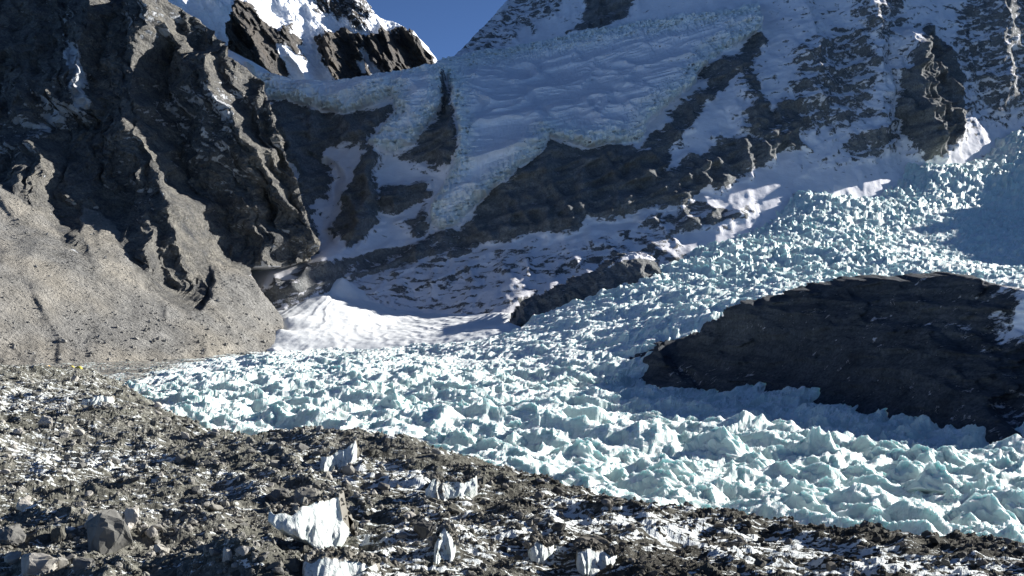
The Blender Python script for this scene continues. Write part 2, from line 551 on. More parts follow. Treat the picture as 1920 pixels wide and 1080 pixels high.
# ---- headwall: the col, the hanging glacier and the shaded flank on the right
H_CTRL = [(435, 95, 1950), (520, 150, 1950), (600, 156, 1960), (700, 148, 1970), (830, 133, 2010), (600, 235, 1870), (600, 300, 1800), (620, 450, 1600), (605, 488, 1475), (570, 512, 1455), (530, 520, 1440), (500, 530, 1430), (540, 550, 1425), (520, 590, 1400), (560, 620, 1400),
          (540, 250, 1800), (560, 400, 1620), (700, 500, 1570), (640, 530, 1510), (740, 590, 1460), (940, 590, 1400), (700, 350, 1720), (830, 430, 1670), (840, 250, 1810), (700, 230, 1850),
          (1000, 270, 1790), (1200, 250, 1840), (1380, 85, 2080), (1000, 130, 2260), (880, 130, 2180), (950, 0, 2600), (870, 90, 2350), (1200, 60, 2300), (1400, 0, 2250), (1100, 0, 2500), (1100, 190, 2000),
          (1000, 340, 1710), (900, 450, 1630), (900, 520, 1540), (1400, 290, 1810), (1200, 430, 1620), (1050, 480, 1570), (1250, 470, 1560), (1100, 560, 1450),
          (1500, 350, 1780), (1300, 200, 1870), (1450, 180, 1940), (1700, 300, 1960), (1850, 210, 2150), (1930, 240, 2200), (1500, 100, 2020), (1600, 0, 2150), (1800, 100, 2160), (1750, 240, 2010),
          (1920, 0, 2300), (1650, 200, 2020), (1000, -200, 2800), (1400, -300, 2600), (1900, -300, 2600), (2300, -200, 2700), (2300, 150, 2500), (2700, 0, 2900), (1500, 480, 1600), (1900, 400, 2000), (300, 500, 1600), (300, 100, 2000), (1100, 640, 1400), (740, 660, 1400)]
hfit = wall_fit(H_CTRL)
nx = 640
xs = np.concatenate([np.linspace(-620, 1010, 610), np.linspace(1016, 1700, 50)])
zs = np.concatenate([np.linspace(-10, 620, 310), np.linspace(626, 1050, 50)])
X, Z = np.meshgrid(xs.astype(F32), zs.astype(F32))
Y = hfit(X, Z)
px, py = proj(X, Y, Z)
sil = poly_sd(px, py, [(300, 30), (435, 96), (505, 146), (560, 156), (620, 158), (690, 150), (760, 141), (820, 128), (860, 98), (880, 78), (905, 52), (950, 2), (1010, -60), (1100, -160), (1250, -300), (1500, -420), (1800, -480), (2200, -420), (2500, -200),
                       (3400, 300), (3400, 1400), (300, 1400)]) * Y / FOC
wx = fbm(X / 45, Z / 45, 4, 55) * 16; wz = fbm(X / 45, Z / 45, 4, 59) * 12
qx, qy = px + wx, py + wz
ROCKS = [
    (1.0, [(500, 185), (560, 196), (640, 216), (700, 206), (738, 190), (742, 212), (700, 246), (690, 275), (640, 268), (612, 300), (600, 340), (590, 400), (600, 470), (585, 480), (560, 330), (530, 260)]),
    (1.0, [(690, 262), (712, 285), (718, 390), (705, 410), (690, 452), (640, 462), (622, 440), (640, 390), (668, 330)]),
    (0.9, [(725, 350), (800, 338), (808, 370), (760, 397), (720, 392)]),
    (1.0, [(833, 140), (846, 200), (858, 260), (846, 312), (790, 302), (752, 292), (800, 258), (832, 205)]),
    (0.8, [(752, 420), (800, 388), (804, 430), (770, 442)]),
    (0.75, [(500, 560), (520, 520), (600, 488), (700, 478), (800, 440), (870, 418), (905, 440), (900, 462), (850, 482), (780, 502), (700, 522), (640, 520), (600, 540), (540, 560)]),
    (1.0, [(990, 262), (1080, 284), (1180, 272), (1250, 280), (1240, 320), (1300, 298), (1350, 262), (1440, 262), (1490, 236), (1505, 275), (1400, 320), (1300, 372), (1230, 392), (1150, 402), (1050, 432), (950, 452), (890, 452), (870, 420), (920, 372), (972, 330)]),
    (0.85, [(1205, 268), (1290, 182), (1330, 132), (1420, 66), (1436, 90), (1392, 132), (1340, 184), (1300, 232), (1240, 292)]),
    (0.8, [(1378, 130), (1410, 118), (1432, 200), (1500, 178), (1512, 230), (1450, 262), (1390, 250), (1402, 200)]),
    (0.46, [(1478, 90), (1540, 58), (1620, 48), (1642, 120), (1622, 200), (1642, 222), (1560, 262), (1480, 232)]),
    (0.42, [(1580, -60), (1690, -60), (1702, 60), (1660, 82), (1600, 60)]),
    (1.0, [(1690, 108), (1738, 40), (1790, 108), (1812, 190), (1802, 240), (1772, 282), (1740, 297), (1700, 272), (1668, 220)]),
    (0.44, [(1800, -80), (2100, -80), (2100, 190), (1920, 212), (1850, 208), (1820, 160), (1788, 80)]),
    (0.5, [(850, 100), (950, 0), (1000, -60), (1120, -80), (1060, 22), (980, 70), (900, 112)]),
    (0.85, [(1058, 66), (1100, 0), (1140, -60), (1240, -60), (1162, 40), (1090, 72)]),
    (0.55, [(1586, 262), (1660, 228), (1682, 262), (1640, 302), (1568, 282)]),
    (0.50, [(860, 500), (1000, 478), (1100, 468), (1200, 440), (1290, 418), (1250, 472), (1100, 505), (960, 540), (800, 560)]),
    (0.44, [(500, 570), (560, 520), (700, 515), (900, 465), (1250, 425), (1310, 480), (1010, 610), (740, 640), (560, 640)]),
    (0.66, [(1195, 412), (1300, 378), (1410, 398), (1340, 432), (1210, 434)]),
    (0.2, [(1240, 130), (1300, -80), (2300, -300), (2300, 200), (1690, 260), (1500, 330)]),
]
rock = np.full_like(X, 0.16)
rough_m = np.zeros_like(X)
for w, p in ROCKS:
    s = poly_sd(qx, qy, p)
    rock = np.maximum(rock, w * sstep(-13, 11, s))
    rough_m = np.maximum(rough_m, sstep(-20, 16, s) * w)
ICE = [(435, 80), (500, 120), (600, 130), (830, 110), (1000, 80), (1200, 40), (1420, 10), (1432, 60), (1382, 86), (1332, 118), (1292, 168), (1212, 232), (1202, 268), (1100, 280), (1032, 262),
       (1000, 302), (960, 332), (900, 382), (862, 420), (832, 436), (805, 420), (812, 368), (850, 312), (860, 250), (848, 190), (842, 146), (834, 198), (790, 262), (742, 290), (690, 272), (742, 212), (736, 186), (650, 216), (560, 196), (505, 186)]
isd = poly_sd(px + wx * .35, py + wz * .35, ICE)
icem = sstep(-2, 5, isd)
rock = np.where(isd > 0, rock * 0.0 + 0.08, rock)
prow = sstep(-10, 8, poly_sd(px + wx * .3, py + wz * .3, ROCKS[3][1]))
rock = np.maximum(rock, prow)
# frozen flow: terraces across the hanging glacier, blocks along its brink
brink = sstep(52, 5, isd) * icem
thick = 30 * sstep(-2, 14, isd)
flow = ridged((X + 0.4 * Z) / 130 + fbm(X / 90, Z / 90, 2, 3) * .4, (Z - 0.25 * X) / 60, 4, 61) * 22
blocks = pyramids(X + fbm(X / 20, Z / 20, 2, 5) * 6, Z * 0.8, 15, 23) * 19 + ridged(X / 8, Z / 22, 4, 6) * 8 - 6 * ridged((X + .4 * Z) / 70, (Z - .25 * X) / 11, 2, 67) ** 3
disp = icem * (thick + flow * (1 - .6 * brink) + blocks * (0.1 + brink))
sx, sz = X * .9 + Z * .35, Z * .94 - X * .36
strat = ridged(sx / 150, sz / 32, 5, 71) * 14 + ridged(X / 55, Z / 80, 5, 75) * 20 + fbm(X / 12, Z / 10, 4, 81) * 4
disp = disp + (1 - icem) * (rough_m * (strat - 6) + fbm(X / 60, Z / 60, 4, 91) * 4 + ridged((X - .2 * Z) / 40, Z / 160, 3, 95) * 2)
hr = np.zeros_like(X)
for a in ([1990, [(1745, 40), (1735, 120), (1725, 200), (1735, 290)], 60, 50, 50],
          [1800, [(845, 140), (855, 260), (845, 320)], 34, 22, 26],
          [1700, [(700, 275), (705, 400), (670, 460)], 36, 36, 12],
          [1920, [(1390, 90), (1400, 180), (1420, 260)], 34, 60, 24],
          [2080, [(1660, -80), (1650, 60), (1630, 180), (1600, 290)], 40, 60, 40],
          [2200, [(1900, -80), (1880, 60), (1870, 200)], 45, 60, 50],
          [2020, [(1540, -100), (1530, 60), (1500, 220)], 34, 60, 40]):
    hr = np.maximum(hr, rib(X + wx * .8, Z, *a))
gul = rib(X + wx * .4, Z, 1700, [(560, 270), (600, 310), (618, 380), (620, 480)], 40, 26, 26)
apron = np.zeros_like(X)
Yd = Y - disp - hr + gul + np.clip(-sil, 0, 18) * 14
nrm = slope_nz(X, Yd, Z)
up = np.abs(nrm[..., 2])
rock = rock - 0.55 * np.clip(up - 0.62, -0.4, 0.4) * (rough_m > .05)
q = clear_outside(grid_quads(len(zs), len(xs)), sil > -17)
V = np.stack([X, Yd, Z], -1).reshape(-1, 3)
att = dict(rock=rock, ice=icem * (0.05 + 0.95 * brink), scree=np.zeros_like(X))
fi = icem.ravel()[q].mean(1) > 0.5
link(mesh_np('snow_mountain', V, q[~fi], M_head, att, True), kind='structure')
link(mesh_np('hanging_glacier', V, q[fi], M_head, att, False), kind='structure')

# ---- far sunlit peak behind the col
P_CTRL = [(330, 0, 4250), (430, 60, 4250), (520, 120, 4260), (620, 150, 4380), (700, 150, 4500), (820, 140, 4800), (600, 20, 4650), (690, 0, 4900), (760, 60, 4850), (500, 0, 4450), (450, 100, 4230),
          (600, 300, 3900), (300, 200, 4000), (850, 300, 4400), (500, -150, 4900), (250, -100, 4500), (700, -150, 5200), (900, 50, 5000)]
pfit = wall_fit(P_CTRL)
xs = np.linspace(-1500, -180, 430); zs = np.concatenate([np.linspace(780, 1390, 260), np.linspace(1396, 1700, 20)])
X, Z = np.meshgrid(xs.astype(F32), zs.astype(F32))
Y = pfit(X, Z)
px, py = proj(X, Y, Z)
sil = poly_sd(px + fbm(X / 60, Z / 60, 3, 4) * 5, py + fbm(X / 60, Z / 60, 3, 6) * 4, [(200, -160), (420, -190), (560, -110), (650, -40), (672, 0), (690, 22), (712, 32), (742, 44), (758, 52), (778, 66), (796, 92), (812, 106), (822, 116), (840, 150), (860, 600), (100, 600)]) * Y / FOC
PROCK = [(1, [(428, 60), (470, 14), (500, 40), (526, 70), (545, 100), (560, 130), (575, 150), (500, 160), (430, 100)]),
         (1, [(538, 55), (552, 50), (568, 90), (590, 130), (560, 120), (530, 80)]),
         (1, [(590, 75), (640, 55), (690, 75), (755, 52), (790, 80), (825, 120), (825, 180), (640, 180), (620, 140), (600, 105)]),
         (.62, [(582, 0), (600, -20), (660, -10), (700, 30), (690, 60), (640, 40), (610, 30)]),
         (.55, [(560, -160), (700, -160), (700, 0), (600, 0)])]
wx = fbm(X / 45, Z / 60, 5, 15, .6) * 9; wz = fbm(X / 45, Z / 60, 5, 16, .6) * 9
prk = np.full_like(X, 0.05)
for w, p in PROCK:
    prk = np.maximum(prk, w * sstep(-7, 7, poly_sd(px + wx, py + wz, p)))
for p in ([(530, 96), (556, 105), (640, 160), (555, 160)], [(676, 96), (690, 108), (716, 142), (722, 150), (706, 148)], [(670, 115), (686, 122), (690, 140), (680, 138)], [(585, 108), (600, 112), (628, 150), (610, 152)]):
    prk = np.minimum(prk, 1 - sstep(-6, 3, poly_sd(px + wx * .4, py + wz * .4, p)))
pd = ridged((.85 * X + .5 * Z) / 110, (.5 * X - .85 * Z) / 420, 5, 33, .6) * 75 * (0.3 + 0.7 * prk) + fbm(X / 50, Z / 50, 4, 37) * 10 + ridged((.85 * X + .5 * Z) / 34, (.5 * X - .85 * Z) / 90, 5, 39, .6) * 24 * (.12 + .88 * prk)
pd = pd + rib(X + wx, Z, 4350, [(470, 5), (500, 45), (540, 95), (580, 150)], 130, 170, 60, 60) + rib(X, Z, 4500, [(370, -60), (390, 10), (392, 40)], 50, 60, 50, 40)
Yd = Y - pd + np.clip(-sil, 0, 40) * 10
q = clear_outside(grid_quads(len(zs), len(xs)), sil > -38)
V = np.stack([X, Yd, Z], -1).reshape(-1, 3)
link(mesh_np('distant_peak', V, q, M_peak, dict(rock=prk, ice=np.zeros_like(X), scree=np.zeros_like(X)), False), kind='structure')

# ---- dark rock nose on the right
N_CTRL = [(1175, 705, 860), (1230, 712, 800), (1290, 722, 752), (1400, 758, 668), (1550, 785, 585), (1750, 805, 512), (1930, 830, 462), (1180, 672, 880), (1240, 655, 850), (1290, 640, 835), (1340, 605, 815), (1380, 580, 775), (1500, 546, 722), (1600, 526, 686), (1750, 520, 628), (1880, 545, 572), (1960, 560, 545),
          (1500, 650, 675), (1700, 650, 580), (1850, 690, 520), (1400, 680, 725), (1950, 690, 525), (1290, 800, 700), (1550, 900, 520), (1930, 950, 400), (1100, 760, 820), (2200, 560, 480), (2200, 950, 340), (2200, 400, 560), (1960, 480, 600)]
nfit = wall_fit(N_CTRL)
xs = np.linspace(60, 420, 330); zs = np.linspace(-12, 100, 230)
X, Z = np.meshgrid(xs.astype(F32), zs.astype(F32))
Y = nfit(X, Z)
px, py = proj(X, Y, Z)
sil = poly_sd(px + fbm(X / 12, Z / 12, 4, 4) * 10, py + fbm(X / 11, Z / 11, 4, 6) * 9,
              [(1120, 900), (1165, 700), (1180, 672), (1215, 655), (1250, 648), (1275, 652), (1285, 636), (1320, 612), (1345, 590), (1385, 574), (1440, 562), (1500, 545), (1560, 530), (1620, 524), (1700, 526), (1750, 518), (1820, 524), (1868, 540), (1910, 556), (2000, 570), (2300, 600), (2300, 1200), (1120, 1200)]) * Y / FOC
nr = fbm(X / 40, Z / 30, 5, 44) * 9 + ridged((X + .8 * Z) / 34, (Z - .4 * X) / 13, 6, 47, .6) * 8 + fbm(X / 5, Z / 4, 4, 49) * 1.5
nr = nr + pyramids(X + perlin(X / 15, Z / 12, 3) * 5, Z * 1.3, 16, 51, facets=4) * 7 + pyramids(X, Z * 1.4 + 3, 6.5, 53, facets=3) * 2.4
nr = nr - rib(X + fbm(X / 15, Z / 15, 2, 3) * 3, Z, 800, [(1275, 640), (1272, 690), (1290, 725)], 26, 9, 14, 8)
Yd = Y - nr + np.clip(-sil, 0, 4) * 14
wx = fbm(X / 14, Z / 14, 4, 15) * 26
nrock = 0.79 + .16 * perlin(X / 30, Z / 20, 5) - 0.62 * sstep(-30, 60, poly_sd(px + wx, py + wx * .6, [(1875, 545), (2400, 500), (2400, 660), (1920, 665), (1880, 630), (1845, 640), (1880, 600)]))
nrock = nrock - 0.12 * sstep(1600, 1900, px)
q = clear_outside(grid_quads(len(zs), len(xs)), sil > -3.8)
V = np.stack([X + .25 * np.clip(-sil, 0, 4) * 14, Yd, Z], -1).reshape(-1, 3)
link(mesh_np('rock_spur', V, q, M_nose, dict(rock=nrock, ice=np.zeros_like(X), scree=np.zeros_like(X)), True), kind='structure')

# ---- small rock buttress with a snow cap beside the icefall
B_CTRL = [(965, 600, 1300), (1000, 605, 1290), (1100, 575, 1290), (1230, 520, 1310), (1000, 560, 1340), (1100, 512, 1350), (1180, 478, 1370), (1232, 488, 1370), (1260, 510, 1330), (1100, 545, 1300), (1200, 510, 1310), (1000, 700, 1230), (1230, 620, 1240), (1300, 560, 1330), (900, 640, 1300)]
bfit = wall_fit(B_CTRL)
xs = np.linspace(-20, 220, 170); zs = np.linspace(-10, 125, 100)
X, Z = np.meshgrid(xs.astype(F32), zs.astype(F32))
Y = bfit(X, Z)
px, py = proj(X, Y, Z)
sil = poly_sd(px + fbm(X / 12, Z / 12, 3, 4) * 7, py + fbm(X / 9, Z / 9, 3, 6) * 5, [(955, 640), (965, 595), (985, 572), (1030, 552), (1075, 528), (1120, 512), (1150, 492), (1180, 478), (1210, 476), (1232, 488), (1240, 510), (1230, 640)]) * Y / FOC
bd = fbm(X / 25, Z / 25, 5, 144) * 7 + ridged((X + .5 * Z) / 22, Z / 30, 4, 147) * 6
Yd = Y - bd + np.clip(-sil, 0, 8) * 14
brock = 0.9 - 0.9 * sstep(-4, 6, poly_sd(px, py, [(1140, 500), (1165, 482), (1185, 470), (1215, 468), (1240, 488), (1222, 490), (1200, 484), (1170, 488)])) - .4 * sstep(-4, 4, poly_sd(px, py, [(1120, 512), (1150, 496), (1140, 506), (1125, 516)]))
q = clear_outside(grid_quads(len(zs), len(xs)), sil > -5.5)
V = np.stack([X, Yd, Z], -1).reshape(-1, 3)
link(mesh_np('rock_buttress', V, q, M_head, dict(rock=brock, ice=np.zeros_like(X), scree=np.zeros_like(X)), False), kind='structure')

# ------------------------------------------------------------------ ground: height as a function of plan position
def ground_fit(ctrl):
    P = np.array([W(*c) for c in ctrl])
    return Fit(P[:, 0], P[:, 1], P[:, 2])


def z0(px, y, h):                  # a point of known height
    return (px, 540.0 + (CZ - h) * FOC / y, y)


G_CTRL = [z0(960, 250, 3), z0(1900, 250, 2), z0(0, 250, 3), z0(960, 400, 4), z0(1900, 400, 4), z0(1500, 330, 3), z0(0, 500, 4), z0(500, 500, 4), z0(200, 750, 4), z0(0, 900, 5), z0(600, 800, 5), z0(960, 650, 4), z0(960, 800, 3), z0(1150, 800, -6), z0(1220, 740, -7), z0(1300, 690, -6), z0(1420, 620, -5), z0(1300, 650, 4), z0(1600, 540, -3), z0(1750, 480, 1), z0(1900, 430, 2), z0(2000, 400, 2), z0(300, 1030, -1), z0(600, 1150, -2), z0(800, 1100, -2), z0(450, 1000, 0), z0(1000, 950, 0),
          (560, 662, 1240), (800, 650, 1200), (950, 630, 1150), (1000, 605, 1240), (1100, 650, 1000), (1170, 665, 930), (1180, 610, 1080), (1280, 622, 930), (1130, 560, 1280), (1240, 515, 1370), (1350, 590, 960), (1320, 480, 1480), (1330, 540, 1250), (1450, 440, 1600), (1470, 530, 1250), (1600, 500, 1300), (1500, 372, 1740), (1650, 430, 1620),
          (1700, 310, 1960), (1750, 500, 1250), (1750, 400, 1740), (1850, 260, 2180), (1930, 260, 2260), (1930, 420, 1780), (1930, 520, 1350), (2150, 250, 2350), (2150, 450, 1600), (2150, 540, 1100), (2150, 700, 600), (2300, 200, 2600), z0(560, 1290, -14), z0(560, 1600, -40), z0(700, 1270, -12), z0(200, 1300, -20), z0(820, 1260, -10), z0(800, 1600, -30), z0(940, 1240, -4), z0(950, 1320, -2), z0(1000, 1500, -10), z0(0, 1200, -10), z0(1130, 1480, 20), z0(1200, 1750, 40), z0(1350, 2000, 100), z0(1500, 2050, 130), z0(1700, 2250, 200), z0(600, 2300, -80), z0(1000, 2400, 0)]
gfit = ground_fit(G_CTRL)


def glacier_parts(x, y):
    base = gfit(x, y)
    px, py = proj(x, y, base)
    wx = fbm(x / 45, y / 45, 3, 201) * 9; wy = fbm(x / 45, y / 45, 3, 205) * 9
    upper = sstep(1050, 1500, y + 0.6 * x)
    dirty = 1 - sstep(-40, 70, x + 230 + 0.12 * (y - 600) + wx * 2 - (y < 560) * 0)
    a1 = pyramids(x + wx, (y + wy) * 0.9, 30, 211, facets=5, rmin=.55, rmax=1.15)
    a2 = pyramids(x + wx * .7 + 4, (y + wy) * 1.0, 11, 213, facets=4, rmin=.5, rmax=.95)
    # long narrow crests slanting across the ice
    u = (x * 0.55 + y * 0.83); v = (-x * 0.83 + y * 0.55)
    cr = ridged((u + wx) / 34, (v + wy) / 15, 4, 221, .45)
    lo = fbm(x / 110, y / 110, 2, 231)
    rows = ridged((x * .96 - y * .28 + wx) / 120, (x * .28 + y * .96 + wy) / 26, 2, 233)
    h = a1 * (7.0 + 4 * lo) * (1 - .45 * upper) + a2 * 1.4 + cr * 2.2 + rows * 3.2 + lo * 3.0
    h = h + upper * (ridged((x + wx) / 26, (y + wy) / 18, 3, 241) * 6)
    sm = sstep(-30, 30, poly_sd(px + wx, py, [(1660, 470), (1750, 400), (1900, 360), (2300, 300), (2300, 600), (1700, 560)]))
    ex, ey = -117.0, 170.0
    tt = np.clip(((x - 117) * ex + (y - 640) * ey) / (ex * ex + ey * ey), 0, 1)
    td = np.hypot(x - (117 + ex * tt), y - (640 + ey * tt))
    shade_trough = sstep(34, 8, td) * (1 - .3 * sstep(.6, 1, tt))  # hollow dug into the ice along the spur's shadow to deepen that shade
    base = base - 7.5 * shade_trough
    far = sstep(700, 1150, y) * (1 - sstep(-50, 250, x - 0.0 * y))
    amp = (1 - 0.72 * dirty - 0.35 * sm) * (1 - 0.42 * far) * (1 - .5 * sstep(70, 20, np.hypot(x - 105, (y - 780)))) * (1 - .7 * shade_trough)
    return base, h * amp, dirty, upper


def glacier_z(x, y):
    b, h, d, u = glacier_parts(x, y)
    return b + h


nr_, nc_ = 600, 700
ys = np.exp(np.linspace(math.log(225), math.log(2500), nr_)); us = np.linspace(-0.52, 0.60, nc_)
U, Yg = np.meshgrid(us.astype(F32), ys.astype(F32))
Xg = U * Yg
b, h, dirt, upp = glacier_parts(Xg, Yg)
Zg = b + h + ridged(Xg / 5.6, Yg / 6.4, 3, 251) * (.75 - .3 * dirt) * (1 - 0.3 * upp)
px, py = proj(Xg, Yg, Zg)
gd = dirt * 0.8 + 0.12 * fbm(Xg / 70, Yg / 70, 3, 261)
gd = gd - 0.1 + .2 * sstep(.25, .8, ridged((Xg * .8 + Yg * .6) / 160, (Yg * .8 - Xg * .6) / 34, 3, 265) - .35)
tx, ty = -445.0, 955.0; ex, ey = 197.0, 275.0
tt = np.clip(((Xg - tx) * ex + (Yg - ty) * ey) / (ex * ex + ey * ey), -.5, 1.02)
td = np.hypot(Xg - tx - ex * tt, Yg - ty - ey * tt) + fbm(Xg / 25, Yg / 25, 3, 263) * 14
gd = np.maximum(gd, .72 * sstep(62, 22, td))
q = grid_quads(nr_, nc_)
V = np.stack([Xg, Yg, Zg], -1).reshape(-1, 3)
link(mesh_np('glacier', V, q, M_ice, dict(dirt=gd), False), kind='structure')

# ---- avalanche cone at the foot of the headwall
apx, apy, apz = W(645, 522, 1560)
C_CTRL = [(642, 520, 1490), (612, 556, 1430), (575, 592, 1360), (545, 622, 1285), (528, 656, 1205), (512, 652, 1198), (524, 618, 1268), (540, 596, 1330), (640, 656, 1200), (645, 600, 1350), (640, 560, 1460), (690, 565, 1470), (720, 590, 1420), (745, 607, 1390), (740, 655, 1190), (700, 620, 1310), (840, 600, 1390), (840, 622, 1280), (840, 650, 1180),
          (940, 588, 1380), (955, 606, 1260), (960, 640, 1150), (640, 535, 1640), (560, 545, 1560), (800, 590, 1560), (900, 575, 1560), (490, 600, 1400), (520, 585, 1390), (470, 700, 1170), (480, 650, 1290), (1010, 640, 1300), (640, 720, 1100), (900, 720, 1080)]
cfit = ground_fit(C_CTRL)
xs = np.linspace(-400, 50, 300); ys = np.linspace(1120, 1620, 220)
X, Yc = np.meshgrid(xs.astype(F32), ys.astype(F32))
dx, dy = X - apx, Yc - apy
ang = np.arctan2(dx, -dy); rr_ = np.hypot(dx, dy)
Zc = cfit(X, Yc) + (ridged(ang * 13 + fbm(X / 50, Yc / 50, 2, 5) * .4, rr_ / 300, 3, 301) * .6 + fbm(X / 16, Yc / 16, 4, 305) * .6) * sstep(0, 120, rr_) + ridged(X / 20, Yc / 24, 3, 309) * .6 * sstep(-190, -60, X)
cd = -.1 + 0.5 * sstep(-40, 40, X) * sstep(0.3, .8, fbm(X / 40, Yc / 40, 3, 315) + .5)
link(mesh_np('avalanche_cone', np.stack([X, Yc, Zc], -1), grid_quads(220, 300), M_snow, dict(dirt=cd), True), kind='structure')

# ---- unseen mountain shoulder added right of the view, crest shaped to shade the upper icefall
nu, nv = 120, 60
cc = np.linspace(560, 1270, nu); hh = np.linspace(-420, 420, nv)
CC, HH = np.meshgrid(cc.astype(F32), hh.astype(F32))
crest_w = np.interp(CC, [560, 700, 950, 1050, 1180, 1240, 1270], [-420, -350, -318, -318, -330, -420, -560]) + fbm(CC / 60, CC * 0, 4, 601) * 22
h0 = 2250 + 60 * perlin(CC / 200, CC * 0 + 3, 603)
Hh = h0 + HH
Zs = crest_w + math.tan(el) * h0 - np.abs(HH) * 0.95 + ridged(CC / 70, HH / 70, 4, 605) * 22 * lin(0, 60, np.abs(HH))
Xs = Hh * math.sin(az) - CC * math.cos(az); Ys = Hh * math.cos(az) + CC * math.sin(az)
srock = 0.6 + .3 * perlin(CC / 60, HH / 60, 607)
link(mesh_np('shade_shoulder', np.stack([Xs, Ys, Zs], -1), grid_quads(nv, nu), M_head, dict(rock=srock, ice=srock * 0, scree=srock * 0), True), kind='structure')

# ---- moraine in front
RIDGE = [(0, 700, 600), (150, 690, 560), (240, 738, 430), (330, 788, 350), (450, 833, 300), (560, 826, 300), (660, 818, 300), (760, 834, 285), (900, 884, 255), (1100, 934, 215), (1300, 974, 190), (1500, 1022, 175), (1700, 1030, 178), (1920, 1052, 172)]
M_CTRL = list(RIDGE) + [(0, 1080, 150), (400, 1080, 140), (960, 1080, 145), (1400, 1080, 150), (1920, 1080, 158), (100, 900, 245), (150, 850, 285), (130, 790, 345), (60, 760, 420), (300, 950, 205), (570, 950, 205), (180, 960, 190), (700, 900, 235), (900, 960, 200), (500, 870, 255), (60, 960, 185),
                        (300, 880, 250), (1100, 1000, 178), z0(960, 70, 38), z0(0, 70, 38), z0(1920, 70, 36), z0(2400, 160, 26), z0(-400, 160, 30), z0(-400, 600, 26)]
for (px_, py_, y_) in RIDGE:
    x_, yy, z_ = W(px_, py_, y_)
    M_CTRL.append(z0(px_ + 30, y_ * 1.16 + 14, z_ - 9)); M_CTRL.append(z0(px_ + 60, y_ * 1.4 + 30, -8))
mfit = ground_fit(M_CTRL)


MOUNDS = [(-33.5, 138, 6.5, 6, 4.6), (-44, 146, 10, 7, 3.6)]


def moraine_z(x, y):
    b = mfit(x, y)
    n = fbm(x / 38, y / 38, 3, 401) * 2.0 + ridged(x / 17, y / 17, 4, 405) * 1.5 + fbm(x / 4.5, y / 4.5, 4, 409) * 0.5
    for bx0, by0, rx_, ry_, hh_ in MOUNDS:
        n = n + hh_ * np.exp(-((x - bx0) / rx_) ** 2 - ((y - by0) / ry_) ** 2)
    return b + n - 1.3


nr_, nc_ = 440, 640
ys = np.exp(np.linspace(math.log(70), math.log(900), nr_)); us = np.linspace(-0.54, 0.54, nc_)
U, Ym = np.meshgrid(us.astype(F32), ys.astype(F32))
Xm = U * Ym
Zm = moraine_z(Xm, Ym) + np.abs(perlin(Xm / 1.1, Ym / 1.1, 415)) * .25
px, py = proj(Xm, Ym, Zm)
snow = np.full_like(Xm, 0.24) + 0.16 * fbm(Xm / 30, Ym / 30, 3, 421)
for w, p in ((0.33, [(1000, 920), (1300, 960), (1600, 1020), (1940, 1050), (1940, 1100), (1500, 1090), (1250, 1020), (1050, 980)]),
             (0.30, [(560, 840), (700, 860), (900, 900), (880, 960), (760, 930), (600, 900)]),
             (0.30, [(0, 720), (120, 730), (200, 760), (100, 770), (0, 770)]),
             (0.32, [(40, 850), (300, 830), (330, 870), (180, 880), (40, 895)]),
             (0.2, [(380, 890), (560, 870), (600, 900), (420, 930)]),
             (0.2, [(800, 960), (1100, 960), (1200, 1080), (560, 1090), (640, 1040)])):
    snow = snow + w * sstep(-25, 20, poly_sd(px, py, p))
snow = snow - 0.25 * sstep(-20, 20, poly_sd(px, py, [(660, 815), (760, 830), (900, 880), (1000, 910), (960, 920), (860, 890), (740, 850), (640, 835)]))
V = np.stack([Xm, Ym, Zm], -1).reshape(-1, 3)
link(mesh_np('moraine', V, grid_quads(nr_, nc_), M_mor, dict(snow=snow), False), kind='structure')


def sight(px, py, zf, y0, y1, n=500):
    """where sight lines first meet the ground"""
    px = np.atleast_1d(np.asarray(px, float)); py = np.atleast_1d(np.asarray(py, float))
    yy = np.exp(np.linspace(math.log(y0), math.log(y1), n))
    Y = np.repeat(yy[None], len(px), 0)
    Xr = (px[:, None] - 960) / FOC * Y; Zr = CZ + (540 - py[:, None]) / FOC * Y
    g = zf(Xr.ravel(), Y.ravel()).reshape(Y.shape)
    below = Zr <= g
    k = np.where(below.any(1), below.argmax(1), n - 1)
    i = np.arange(len(px))
    return Xr[i, k], Y[i, k], g[i, k], below.any(1)


# ------------------------------------------------------------------ things on the ice and the moraine
R = random.Random(11)


def hull_rock(name, seed, mat, n=22, flat=1.0, boxy=0.6, cuts=0):
    rr = random.Random(seed)
    bm = bmesh.new()
    for i in range(n):
        v = Vector((rr.gauss(0, 1), rr.gauss(0, 1), rr.gauss(0, 1))).normalized()
        m = max(abs(v.x), abs(v.y), abs(v.z))
        v = v * ((1 - boxy) + boxy / m) * rr.uniform(0.78, 1.0)
        v.z *= flat
        bm.verts.new(v * 0.5)
    res = bmesh.ops.convex_hull(bm, input=bm.verts)
    bmesh.ops.delete(bm, geom=list({g for g in list(res['geom_interior']) + list(res['geom_unused']) if isinstance(g, bmesh.types.BMVert)}), context='VERTS')
    bmesh.ops.bevel(bm, geom=list(bm.edges), offset=0.022, segments=1, affect='EDGES')
    if cuts:
        bmesh.ops.triangulate(bm, faces=list(bm.faces))
        bmesh.ops.subdivide_edges(bm, edges=list(bm.edges), cuts=cuts, use_grid_fill=True)
        P = np.array([v.co for v in bm.verts])
        d = fbm(P[:, 0] * 3 + seed, P[:, 1] * 3 + P[:, 2] * 2.1, 4, seed) * .075 + fbm(P[:, 1] * 9 + seed, P[:, 2] * 9 + P[:, 0] * 5, 3, seed + 4) * .02
        for v, k in zip(bm.verts, d): v.co += v.co.normalized() * float(k)
    me = bpy.data.meshes.new(name); bm.to_mesh(me); bm.free()
    me.materials.append(mat)
    return me


